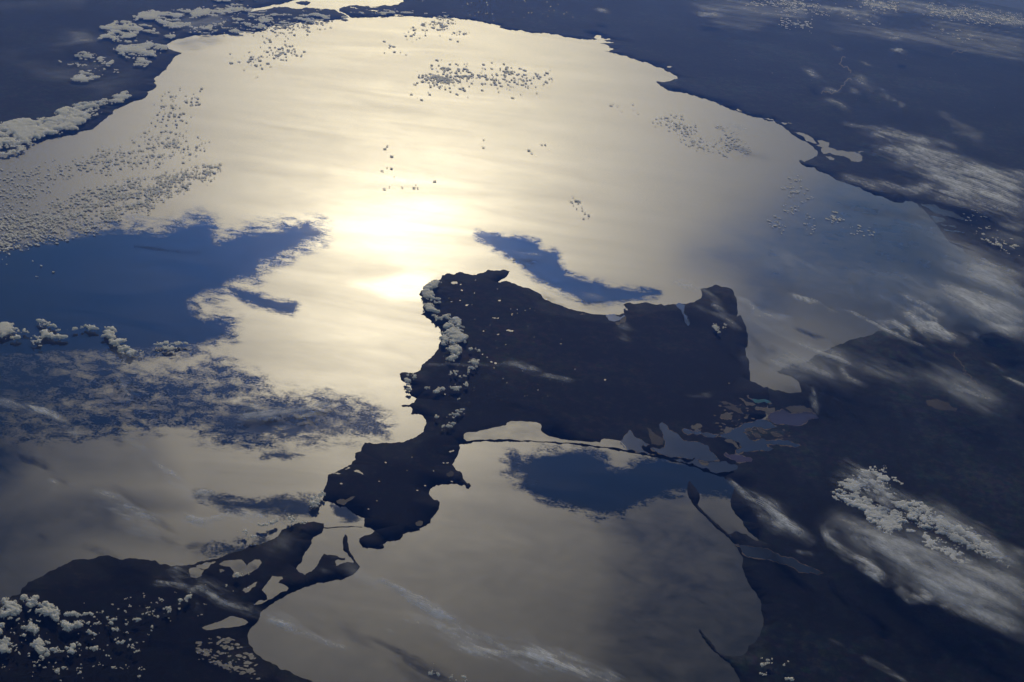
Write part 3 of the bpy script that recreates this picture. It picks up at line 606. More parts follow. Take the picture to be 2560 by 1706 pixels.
def cumulus(name, polys, label, cover=0.9, scale=3.0, thick=2.0, seed=1, step=2.0, soft=10.0, alt=1.6, cat='cloud', group=None, kind=None, mat=None, sharp=0.35, flat=0.0, outl=True, smooth=None):
    """heaped cloud: a closed body whose top is a field of heaps, standing on a flatter base"""
    if isinstance(polys, np.ndarray): polys = [polys]
    if smooth is None: smooth = 0.75 if name == 'cloud_bank' else (0.7 if seed < 200 else 0.45)
    scale = scale * 0.58; thick = thick * 0.7
    allp = np.concatenate(polys); lo = allp.min(0) - soft * 1.5; hi = allp.max(0) + soft * 1.5
    gx, gy = np.meshgrid(np.arange(lo[0], hi[0], step), np.arange(lo[1], hi[1], step * 0.8))
    P0 = hit(gx, gy, alt); q = plane(P0); x = q[..., 0] * 0.8 + q[..., 1] * 0.6; y = -q[..., 0] * 0.6 + q[..., 1] * 0.8
    wx = x + (fbm(x / scale / 1.7, y / scale / 1.7, 3, seed + 3) - 0.5) * scale * 1.6; wy = y + (fbm(x / scale / 1.7 + 9, y / scale / 1.7, 3, seed + 4) - 0.5) * scale * 1.6
    bl = billow(wx / scale, wy / scale, 4, seed); fb = fbm(wx / (scale * 2.6), wy / (scale * 2.6), 6, seed + 7, 0.62)
    v = 0.30 * bl + 1.15 * fb
    u = np.argsort(np.argsort(v.ravel())).reshape(v.shape) / v.size
    D = np.zeros(gx.shape)
    for p in polys: D = np.maximum(D, sstep(-soft, soft, poly_dist(gx, gy, p)))
    # ragged outline in ground space
    if outl: D = np.clip(D + (fbm(x / (scale * 1.6), y / (scale * 1.6), 5, seed + 30, 0.68) - 0.5) * 3.4 * (4 * D * (1 - D)), 0, 1)
    D = D * cover
    pr_ = u - (1 - D)
    hgt = np.clip(pr_ / (sharp * 1.4), 0, 1) ** 0.6 * thick * 0.5 * ((0.15 + 1.15 * bl) * (1 - smooth) + (0.2 + 0.9 * fb + 0.25 * bl) * smooth) * (1 - flat) + np.clip(pr_ / 0.05, 0, 1) * thick * flat
    on = (pr_ > 0) & (D > 0.01)
    hgt = np.where(on, hgt, 0)
    keepq = on[:-1, :-1] | on[1:, :-1] | on[:-1, 1:] | on[1:, 1:]
    if keepq.sum() < 2: print('no cloud', label); return None
    idx = np.arange(gx.size).reshape(gx.shape)
    n = gx.size
    Pt = sphere(q, alt + hgt); Pb = sphere(q, alt - 0.02 - 0.15 * hgt)
    V = np.concatenate([Pt.reshape(-1, 3), Pb.reshape(-1, 3)])
    ps = [keepq] if kind else pieces(keepq)
    for i_, kq in enumerate(ps):
     fq = grid_faces(idx)[kq.ravel()]; F = np.r_[fq, fq[:, ::-1] + n]
     used = np.unique(F); re = np.zeros(len(V), int); re[used] = np.arange(len(used))
     o = mesh_obj(name, world(V[used]), re[F], mat or M_CLOUD, smooth=True, attrs=dict(body=np.clip(np.r_[pr_.ravel(), pr_.ravel()] / sharp * 1.6, 0, 1)[used] * np.r_[on.ravel(), on.ravel()][used]))
     tag(o, label + (SIDE[len(ps)][i_] if len(ps) > 1 else ''), None if kind else cat, group, kind)

def cirrus_mat(name, sx, sy, col=(0.88, 0.90, 0.97), gain=1.0, fine=1.0):
    m, nt, p = mat_new(name); nt.nodes.remove(p)
    veil = N(nt, 'ShaderNodeAttribute', attribute_name='veil').outputs['Fac']
    n1 = noise_n(nt, flow_n(nt, sx, sy), 1.0, 7, 0.66, 1.4)
    n2 = noise_n(nt, flow_n(nt, sx * 4.5, sy * 3.6), 1.0, 6, 0.72, 1.2)
    n3 = noise_n(nt, flow_n(nt, sx * 1.2, sy * 0.6), 1.0, 3, 0.5, 0.4)
    a = mapr(nt, n1, 0.36, 0.68, 0.12 + 0.35 * (1 - fine), 1.55 - 0.25 * (1 - fine)); b = mapr(nt, n2, 0.34, 0.66, 1.0 - 0.92 * fine, 1.0 + 0.85 * fine); c = mapr(nt, n3, 0.36, 0.62, 0.35, 1.25)
    al = math_n(nt, 'MULTIPLY', math_n(nt, 'MULTIPLY', veil, a), math_n(nt, 'MULTIPLY', b, c))
    n4 = noise_n(nt, flow_n(nt, 0.5, 0.9), 1.0, 4, 0.75)
    al = math_n(nt, 'MULTIPLY', al, mapr(nt, n4, 0.3, 0.7, 0.7, 1.3))
    al = math_n(nt, 'MULTIPLY', al, 0.66 * gain)
    al = math_n(nt, 'MINIMUM', al, 0.88)
    d = N(nt, 'ShaderNodeBsdfDiffuse'); d.inputs[0].default_value = (*col, 1)
    t = N(nt, 'ShaderNodeBsdfTranslucent'); t.inputs[0].default_value = (*col, 1)
    ms = N(nt, 'ShaderNodeMixShader'); ms.inputs[0].default_value = 0.4; L(nt, d.outputs[0], ms.inputs[1]); L(nt, t.outputs[0], ms.inputs[2])
    tr = N(nt, 'ShaderNodeBsdfTransparent'); mt = N(nt, 'ShaderNodeMixShader')
    L(nt, al, mt.inputs[0]); L(nt, tr.outputs[0], mt.inputs[1]); L(nt, ms.outputs[0], mt.inputs[2])
    L(nt, mt.outputs[0], nt.nodes['Material Output'].inputs[0]); return m
M_CIRRUS = cirrus_mat('fibrous_ice_cloud', 0.04, 0.18)
M_VEIL = cirrus_mat('smooth_ice_cloud', 0.022, 0.075, fine=0.35)

def cirrus(name, strokes, label, seed=1, step=5.0, alt=9.0, mat=None, dirpx=(2.0, 1.0), cat='cloud', group=None, kind=None, warp=0.9):
    """strokes: (points, half width px, strength)"""
    pts = np.concatenate([s[0] for s in strokes]); wmax = max(s[1] for s in strokes) * 2.3
    lo = np.maximum(pts.min(0) - wmax, (-160, -160)); hi = np.minimum(pts.max(0) + wmax, (2760, 1860))
    gx, gy = np.meshgrid(np.arange(lo[0], hi[0] + step, step), np.arange(lo[1], hi[1] + step, step))
    P0 = hit(gx, gy, alt); q = plane(P0)
    cx, cy_ = pts.mean(0); a, b = plane(hit(np.array([cx, cx + dirpx[0] * 20]), np.array([cy_, cy_ + dirpx[1] * 20]), alt))
    d = (b - a) / np.linalg.norm(b - a); uv = np.stack([q @ d, q @ np.array([-d[1], d[0]])], -1)
    wn = lambda k: (fbm(uv[..., 0] / 60 + k, uv[..., 1] / 16, 4, seed + k) - 0.5)
    wf = lambda k: (fbm(uv[..., 0] / 14 + k, uv[..., 1] / 4.5, 3, seed + k) - 0.5)
    X = gx + wn(1) * 60 * warp + wf(21) * 16; Y = gy + wn(5) * 34 * warp + wf(25) * 11
    veil = np.zeros(gx.shape)
    for line, wd, st in strokes:
        # taper towards both ends
        e = np.minimum(np.hypot(X - line[0][0], Y - line[0][1]), np.hypot(X - line[-1][0], Y - line[-1][1]))
        inx = sstep(0, max(wd * 3.0, 24), e)
        ds = line_dist(X, Y, line)
        veil = veil + st * np.exp(-(ds / wd) ** 2 * 1.0) * (0.12 + 0.88 * inx) * np.where(veil > 0.9, 0.2, 1)
    veil = np.clip(veil - 0.02, 0, 1.3)
    on = veil > 0.002
    kq = on[:-1, :-1] | on[1:, :-1] | on[:-1, 1:] | on[1:, 1:]
    idx = np.arange(gx.size).reshape(gx.shape); n = gx.size
    und = (fbm(uv[..., 0] / 40, uv[..., 1] / 12, 3, seed + 11) - 0.5) * 1.6
    th = np.clip(veil, 0, 1) * 0.9
    V = np.concatenate([sphere(q, alt + und + th).reshape(-1, 3), sphere(q, alt + und - 0.05).reshape(-1, 3)])
    ve = np.r_[veil.ravel(), veil.ravel()]; uu = np.r_[uv.reshape(-1, 2), uv.reshape(-1, 2)]
    ps = pieces(kq)
    for i_, k_ in enumerate(ps):
        fq = grid_faces(idx)[k_.ravel()]
        F = np.r_[fq, fq[:, ::-1] + n]; used = np.unique(F); re = np.zeros(len(V), int); re[used] = np.arange(len(used))
        o = mesh_obj(name, world(V[used]), re[F], mat or M_CIRRUS, smooth=True, attrs=dict(veil=ve[used]), uv=uu[used])
        tag(o, label + (SIDE[len(ps)][i_] if len(ps) > 1 else ''), None if kind else cat, group, kind)
def S(*a):
    """'A3','x,y x,y',width,strength, ..."""
    return [(T(a[i], a[i + 1]), a[i + 2] , a[i + 3]) for i in range(0, len(a), 4)]

# --- cloud banks of the far coast
cumulus('cloud_bank', T('A0', '-150,930 0,915 120,892 340,872 400,840 470,800 600,772 700,762 765,795 740,835 640,850 590,870 632,915 600,945 480,960 350,985 200,1052 80,1060 0,1082 -150,1110'), 'largest white cloud bank, cut by the left edge along the far coast', 0.97, 6.0, 3.0, 101, soft=11)
cumulus('cloud_bank', T('A0', '-100,1090 60,1082 200,1085 160,1108 60,1125 -100,1140'), 'thin ragged cloud strip under the largest bank at the left edge', 0.6, 4, 1.5, 102)
cumulus('cloud_bank', T('A0', '712,750 780,728 830,728 860,700 940,688 985,715 900,745 830,750 760,756'), 'cloud bank on the far coast just right of the largest bank', 0.95, 5, 2.2, 103, soft=9)
cumulus('cloud_bank', T('A0', '530,575 600,545 690,545 748,565 700,590 560,594'), 'lens shaped white cloud alone on the dark blue far land', 0.98, 6, 2, 104, soft=7)
cumulus('cloud_bank', T('A0', '560,402 620,395 700,418 800,440 740,447 620,437'), 'slim cloud above the lens shaped one, leftmost of the far strips', 0.8, 4, 1.8, 105, soft=9)
cumulus('cloud_bank', T('A0', '440,455 520,468 650,480 600,490 490,484'), 'thin pale cloud line pointing left across the far land', 0.7, 4, 1.5, 106, soft=7)
cumulus('cloud_bank', T('A0', '695,488 770,470 820,442 838,445 800,480 750,502 700,502'), 'short cloud strip rising to the right over the far land', 0.9, 5, 1.8, 107, soft=7)
cumulus('cloud_bank', T('A0', '510,520 560,512 620,525 720,530 700,545 560,548'), 'broken wisp of cloud over the lens shaped cloud', 0.35, 4, 1.5, 108, soft=9)
cumulus('cloud_bank', T('A0', '770,512 820,508 850,525 880,535 820,530'), 'smallest cloud scrap right of the lens shaped cloud', 0.7, 4, 1.5, 109, soft=7)
cumulus('cloud_bank', T('A0', '840,368 900,330 1000,310 1060,308 1090,290 1110,305 1140,342 1225,352 1170,365 1090,378 1170,398 1040,402 940,397 900,402'), 'bright flat cloud bank just left of the far bay', 0.95, 6, 2.2, 110, soft=9)
cumulus('cloud_bank', T('A0', '900,395 1000,405 1080,430 1112,460 1060,476 980,466 940,425'), 'cloud bank hanging below the flat bank by the far bay', 0.85, 5, 2, 111, soft=9)
cumulus('cloud_bank', T('A0', '750,203 850,174 950,172 1040,193 1130,213 1200,235 1300,245 1250,270 1180,242 1040,212 900,218 790,213'), 'long cloud bank with a thin tail towards the right, upper left', 0.92, 6, 2, 112, soft=9)
cumulus('cloud_bank', T('A0', '790,228 900,222 1020,240 1032,262 950,290 830,288 730,272 760,248'), 'ragged cloud under the long tailed bank, upper left', 0.6, 5, 1.8, 113, soft=11)
cumulus('cloud_bank', T('A0', '980,128 1050,97 1150,86 1350,86 1500,70 1660,50 1740,45 1850,58 1790,88 1640,120 1500,116 1300,128 1180,140 1100,132 1000,140'), 'topmost long white cloud band reaching towards the far bright inlet', 0.92, 7, 2, 114, soft=9)
cumulus('cloud_bank', T('A0', '1150,152 1300,152 1400,185 1440,212 1400,230 1300,208 1180,178'), 'wedge of cloud under the topmost band', 0.8, 5, 2, 115, soft=9)
cumulus('cloud_bank', T('A0', '1560,-8 1900,-8 1700,8 1580,4'), 'sliver of cloud cut by the top edge, left of the inlet', 0.9, 6, 1.5, 116, soft=3)
cumulus('cloud_bank', T('A1', '1060,70 1160,78 1250,108 1180,114 1090,108'), 'little striped cloud on the far land above the water', 0.45, 5, 1.6, 117, soft=7)
cumulus('cloud_field', [T('A0', '1380,235 1500,180 1600,150 1750,110 1900,90 2353,82 2353,150 2120,178 2000,195 1940,205 1900,230 1750,238 1600,245 1450,250'), T('A1', '0,85 300,90 600,108 670,125 640,135 400,152 290,160 0,195')], 'hundreds of small white cumulus on the far coast', 0.42, 4.5, 1.8, 118, soft=8, kind='stuff', step=1.7)
cumulus('cloud_field', T('A1', '700,105 900,75 1050,80 1000,105 780,122'), 'few small cumulus on the far land by the narrow strait', 0.3, 4.5, 1.5, 119, soft=8, kind='stuff', step=1.7)
# --- clouds on the left edge and the front over the sea
for sd_, s, lb in [(130, '-60,922 30,915 75,914 135,942 220,970 150,990 130,1018 60,1004 -60,1000', 'puffy white cloud cut by the left edge at mid height'),
    (131, '213,1032 262,995 300,970 345,968 385,998 450,988 492,1015 430,1032 350,1022 295,1072 230,1060', 'puffy white cloud right of the one at the left edge'),
    (132, '275,893 340,898 400,915 435,945 400,948 340,925 290,912', 'slim cloud slanting down, upper of the left group'),
    (133, '380,902 460,910 450,918 400,916', 'tiny cloud touching the slim slanting one'),
    (134, '465,920 520,925 580,932 602,940 560,950 500,940', 'short flat cloud line in the middle of the left row'),
    (135, '610,925 690,922 745,952 700,965 640,945', 'broken cloud line at the right of the left row'),
    (136, '775,940 822,942 848,985 922,1020 880,1062 850,1062 800,1035 762,1005', 'cloud with comb like streaks where the row turns down'),
    (137, '868,1098 930,1080 1000,1092 1050,1105 980,1142 900,1142 870,1120', 'white cloud clump ending the row above the bright water')]:
    cumulus('cloud', T('B0', s), lb, 0.9 if sd_ not in (134, 135, 133) else 0.6, 3.2, 2.2, sd_, soft=9, group='row of clouds from the left edge', step=1.8)
cumulus('cloud_field', T('B0', '1130,1055 1250,1045 1380,1048 1340,1062 1200,1066'), 'line of tiny cumulus on the edge of the dark water', 0.5, 2.5, 1.2, 138, soft=7, kind='stuff', step=1.6)
cumulus('cloud_field', T('B0', '1150,1075 1320,1070 1340,1100 1250,1115 1160,1095'), 'specks of dark cumulus below the line on the bright water', 0.35, 2.5, 1.0, 139, soft=11, kind='stuff', step=1.6)
# --- peninsula clouds
for sd_, s, lb in [(150, '1245,640 1272,618 1340,598 1362,606 1300,632 1282,650 1288,680 1325,705 1325,725 1275,735 1225,702 1236,668', 'grey cloud hugging the cape at the top of the peninsula coast'),
    (151, '1288,745 1335,735 1362,755 1330,778 1285,770', 'small grey cloud under the cape cloud'),
    (152, '1238,776 1290,773 1330,790 1348,838 1300,834 1262,812', 'grey cloud on the coast, third from the cape'),
    (153, '1290,850 1350,860 1385,842 1415,845 1425,872 1380,886 1312,884', 'flat grey cloud above the big one of the peninsula'),
    (154, '1395,935 1430,897 1480,880 1515,898 1522,950 1508,982 1542,1012 1532,1035 1500,1062 1502,1100 1480,1138 1440,1122 1395,1082 1365,1045 1362,975', 'biggest grey cloud on the peninsula, tall and ridged'),
    (155, '1380,1155 1440,1130 1482,1148 1460,1178 1390,1184', 'grey cloud just under the biggest one of the peninsula')]:
    cumulus('cloud', T('B1', s), lb, 0.93, 3.0, 2.2, sd_, soft=9, group='chain of clouds along the peninsula coast', step=1.6)
small = [('B1', s) for s in ['1548,1102 1590,1096 1588,1116 1556,1116', '1620,1098 1642,1096 1640,1110', '1565,1190 1600,1182 1638,1186 1620,1212 1575,1202', '1553,1236 1600,1224 1635,1240 1630,1252 1565,1247', '1428,1275 1480,1266 1518,1290 1490,1302 1440,1287', '1528,1292 1560,1268 1595,1264 1580,1290 1540,1302', '1308,1408 1340,1390 1380,1390 1372,1410 1320,1414', '1420,1382 1455,1370 1498,1380 1485,1395 1440,1400', '1098,1280 1120,1276 1136,1292 1136,1338 1106,1342', '1150,1288 1172,1302 1166,1342 1150,1330', '1100,1356 1132,1360 1132,1392 1108,1388', '1530,1345 1555,1340 1550,1362', '1250,1385 1272,1380 1265,1395']] + \
        [('C1', s) for s in ['1402,572 1450,545 1500,520 1542,504 1532,540 1440,587 1410,584', '1368,640 1410,615 1462,610 1455,632 1375,657', '1288,572 1330,563 1322,592 1290,594', '1465,440 1505,425 1490,440', '1325,658 1360,650 1345,665']]
LAB1 = ['tiny cloud puff below the big ridged cloud, left of a pair', 'tiny cloud puff below the big ridged cloud, right of a pair', 'upper of three flat puffs in the middle of the peninsula', 'middle of three flat puffs in the middle of the peninsula', 'elongated puff left of the lowest flat puff', 'slanted puff that meets the flat puffs on their left', 'thin broken puff line, left of its row', 'flat white puff, right end of the thin broken line', 'upright puff over the left cape of the peninsula', 'small puff just right of the cape puff', 'puff hanging over the water edge under the left cape', 'speck of cloud above the broken line', 'speck of cloud left of the broken line', 'largest puff above the narrow neck of the peninsula', 'ragged puff under the largest one at the neck', 'little puff nearest the curved bay at the neck', 'dim puff over the neck, above the largest one', 'speck under the ragged puff at the neck']
LAB2 = ['left end of the thin cloud chain over the lower left land', 'short middle piece of the thin cloud chain', 'long right piece of the thin cloud chain', 'oval puff below the thin cloud chain', 'slanting puff left of the oval puff', 'plump puff at the bottom of the lower left group', 'low flat puff left of the plump one', 'small puff above the plump one', 'lone slanting puff far right of the lower group', 'round bright puff below the dark middle of the land', 'left puff of the row climbing to the lagoons', 'top puff of the row climbing to the lagoons', 'puff left of the round bright one', 'small puff between the row and the round bright one', 'bottom puff, widest along the lower edge', 'upright puff on the right along the lower edge', 'streak puff low on the land', 'speck at the right tip of the trailing cloud', 'pair of specks in the low middle land', 'speck right of the oval puff', 'speck above the upright cloud', 'speck at the left end of the lower puff row', 'speck starting the row climbing to the lagoons', 'dim speck at the lower right of the group', 'tiny puff by the bottom edge, left of the widest', 'tiny puff nearest the bottom left corner', 'speck row left of the upright cloud', 'dim specks right of the plump puff', 'speck line under the left column', 'last speck by the bottom edge']
LAB3 = ['upper left tiny cloud by the lower bay', 'tiny cloud right of the upper left one by the lower bay', 'second tiny cloud down by the lower bay', 'brightest lowest left tiny cloud by the lower bay', 'tiny cloud in the middle by the lower bay', 'tiny cloud at the bottom edge by the lower bay', 'right tiny cloud by the lower bay, lower of two', 'right tiny cloud by the lower bay, upper of two']
LAB4 = ['leftmost faint puff low over the brown water', 'small faint puff right of the leftmost one', 'wide faint puff at the bottom edge', 'rightmost faint puff at the bottom edge', 'uppermost faint puff over the brown water']
LAB5 = ['left speckled cloud beyond the estuaries', 'widest speckled cloud beyond the estuaries', 'right speckled cloud beyond the estuaries']
for i, (tg_, s) in enumerate(small):
    cumulus('cloud', T(tg_, s), LAB1[i], 0.75, 2.2, 1.6, 160 + i, soft=7, group='small clouds over the peninsula', step=1.5)
cumulus('cloud', T('B2', '1478,915 1500,922 1535,935 1535,962 1500,952'), 'bright little cloud near the right end of the peninsula', 0.85, 2, 1.8, 190, soft=7, step=1.4)
cumulus('cloud', T('B2', '1525,972 1555,958 1562,922 1588,945 1580,970 1552,1002 1535,998'), 'bright curled cloud next to the little one at the right end', 0.7, 2, 1.8, 191, soft=7, step=1.4)
# --- lower left heaps
LL = [(200, '25,965 150,938 282,945 292,1000 250,1022 180,1012 150,1062 100,1072 60,1042 28,1022', 0.85, 'white heap cloud crossing the lower left shoreline'),
    (201, '-60,1035 0,1030 55,1018 100,1060 50,1112 0,1104 -60,1112', 0.8, 'white heap cloud cut by the left edge below the shoreline'),
    (202, '255,1042 300,1020 345,978 400,985 412,1040 447,1080 410,1108 340,1082 262,1062', 0.9, 'plump white cloud right of the shoreline heap'),
    (203, '412,1132 480,1108 560,1135 602,1132 560,1202 500,1192 470,1152', 0.8, 'white cloud trailing down right of the plump one'),
    (204, '172,1162 220,1118 262,1148 278,1200 240,1228 190,1190', 0.9, 'upright white cloud in the middle of the lower left group'),
    (205, '228,1252 290,1230 302,1270 345,1278 388,1256 372,1290 335,1302 355,1370 300,1392 252,1332', 0.7, 'long broken cloud running down the lower left land'),
    (206, '-60,1150 20,1148 42,1200 72,1290 60,1352 0,1352 -60,1300', 0.75, 'tall cloud column at the left edge, lowest of the heaps'),
    (207, '98,1100 140,1088 162,1102 120,1142 98,1130', 0.8, 'small white cloud between the left edge and the upright one')]
for sd_, s, cv, lb in LL:
    cumulus('cloud', T('D0', s), lb, cv, 2.0, 2.0, sd_, soft=9, group='heap clouds over the lower left land', step=1.5)
for i, s in enumerate(['445,1068 500,1055 560,1060 520,1080 470,1082', '560,1058 640,1062 620,1078 570,1080', '660,1068 780,1036 740,1068 700,1078', '738,1118 790,1104 822,1132 790,1148 742,1132', '655,1188 680,1195 706,1215 690,1226 665,1208', '488,1302 540,1288 566,1340 552,1368 500,1342', '378,1328 420,1314 468,1340 400,1348', '562,1278 590,1282 614,1302 588,1312', '965,1310 990,1300 1020,1330 1000,1340', '1202,1026 1240,1018 1282,1045 1232,1062', '1280,992 1320,962 1352,958 1330,985', '1355,960 1400,922 1412,940 1380,975', '978,1102 1020,1084 1042,1110 1005,1116', '1068,1078 1095,1054 1112,1076 1085,1085', '458,1472 505,1458 502,1482', '572,1470 612,1468 606,1502 582,1500', '710,1422 765,1445 740,1450', '600,1130 640,1118 650,1130', '865,1280 915,1264 880,1285', '835,1180 875,1178 860,1190', '205,1090 232,1082 225,1100', '918,1090 942,1086 935,1102', '1120,1055 1160,1030 1150,1050', '890,1465 925,1470 905,1480', '405,1480 432,1475 425,1498', '250,1445 290,1440 275,1460', '155,1220 215,1228 190,1245', '640,1320 720,1310 700,1330', '40,1240 95,1235 70,1255', '1008,1525 1030,1522 1022,1534']):
    cumulus('cloud', T('D0', s), LAB2[i], 0.8, 1.6, 1.4, 210 + i, soft=7, group='small clouds over the lower left land', step=1.4)
cumulus('cloud_field', T('D0', '0,950 500,1030 1400,900 1750,850 1900,780 1650,1000 1100,1200 1050,1450 300,1560 0,1560'), 'sprinkle of tiny cumulus over the lower left land', 0.022, 1.5, 1.0, 245, soft=30, kind='stuff', step=1.8, sharp=0.02)
cumulus('cloud', T('D1', '385,220 430,185 480,150 512,150 505,190 470,240 410,312 372,290 402,250'), 'bright broken cloud along the beach at the strait', 0.55, 1.8, 1.5, 246, soft=7, step=1.4)
cumulus('cloud', T('D1', '30,412 80,405 130,378 200,362 260,358 365,386 330,402 220,392 130,400 60,422'), 'long bright cloud on the cape beside the strait', 0.55, 1.8, 1.4, 247, soft=11, step=1.4)
cumulus('cloud', T('D0', '1745,468 1790,445 1835,458 1815,476 1880,488 1850,500 1800,474'), 'little bright cloud off the lower left beach', 0.6, 1.6, 1.2, 248, soft=7, step=1.4)
cumulus('cloud', T('D0', '1740,778 1790,764 1828,775 1790,796 1745,790'), 'little bright cloud over the forked lagoon', 0.7, 1.5, 1.2, 249, soft=7, step=1.4)
for i, s in enumerate(['1270,1495 1300,1478 1320,1495 1290,1508', '1305,1500 1335,1500 1330,1522', '1405,1530 1455,1512 1480,1540 1430,1552', '1475,1550 1530,1535 1555,1560 1500,1575', '1265,1440 1305,1438 1290,1452']):
    cumulus('cloud', T('D1', s), LAB4[i], 0.7, 1.5, 0.8, 250 + i, soft=9, group='faint puffs over the lower water', step=1.4)
for i, s in enumerate(['1830,1390 1880,1378 1905,1400 1850,1405', '1890,1405 1932,1402 1928,1415', '1825,1440 1860,1428 1870,1440 1835,1450', '1820,1505 1870,1492 1868,1512', '1880,1430 1925,1425 1910,1438', '2005,1540 2050,1525 2060,1550 2020,1560', '2000,1442 2020,1438 2015,1452', '2030,1405 2055,1408 2045,1416']):
    cumulus('cloud', T('D2', s), LAB3[i], 0.6, 1.5, 1.2, 260 + i, soft=7, group='tiny clouds over the lower right land', step=1.4)
for i, s in enumerate(['1998,255 2045,258 2085,298 2050,290 2010,272', '2098,312 2150,315 2200,345 2235,385 2200,375 2130,342', '2260,330 2300,335 2310,352 2275,350']):
    cumulus('cloud', T('B3', s), LAB5[i], 0.6, 2.5, 1.6, 270 + i, soft=9, group='speckled clouds beyond the estuaries', step=1.5)
# --- the altocumulus bank lower right
M_ALTO = cloud_mat('grey_cloud', (0.93, 0.93, 0.94), 0.45)
cumulus('cloud_bank', T('D3', '945,182 1000,165 1100,188 1250,248 1340,300 1450,330 1490,400 1440,455 1340,472 1290,422 1200,372 1120,292 1000,222'), 'ridged thick end of the long cloud bank, lower right', 0.9, 2.2, 1.4, 280, soft=10, step=1.5, alt=6, mat=M_ALTO)
cumulus('cloud_bank', T('D3', '1440,275 1600,262 1700,330 1800,385 1950,435 2080,535 2190,640 2225,720 2130,655 1950,588 1850,545 1700,455 1500,345'), 'long pebbled cloud roll slanting to the right edge', 0.88, 2.0, 1.3, 281, soft=10, step=1.5, alt=6, mat=M_ALTO)
cumulus('cloud_bank', T('D3', '1000,85 1100,60 1200,85 1320,125 1500,225 1650,262 1560,285 1440,268 1350,215 1200,150 1080,175 1020,135'), 'smooth bright upper roof of the long cloud bank', 0.85, 3.5, 0.9, 282, soft=14, step=1.8, alt=6.5, mat=M_ALTO)
cumulus('cloud_bank', T('D3', '1150,-20 1330,-10 1365,45 1455,98 1350,104 1270,82 1190,30'), 'streaky white cloud above the long bank', 0.7, 2.5, 1.0, 283, soft=8, step=1.6, alt=6, mat=M_ALTO)
cumulus('cloud_bank', T('D3', '1480,420 1600,420 1800,560 2000,680 1900,690 1700,600 1560,520'), 'dim lower flank of the pebbled cloud roll', 0.4, 2.2, 0.8, 284, soft=14, step=1.8, alt=5.5, mat=M_ALTO)
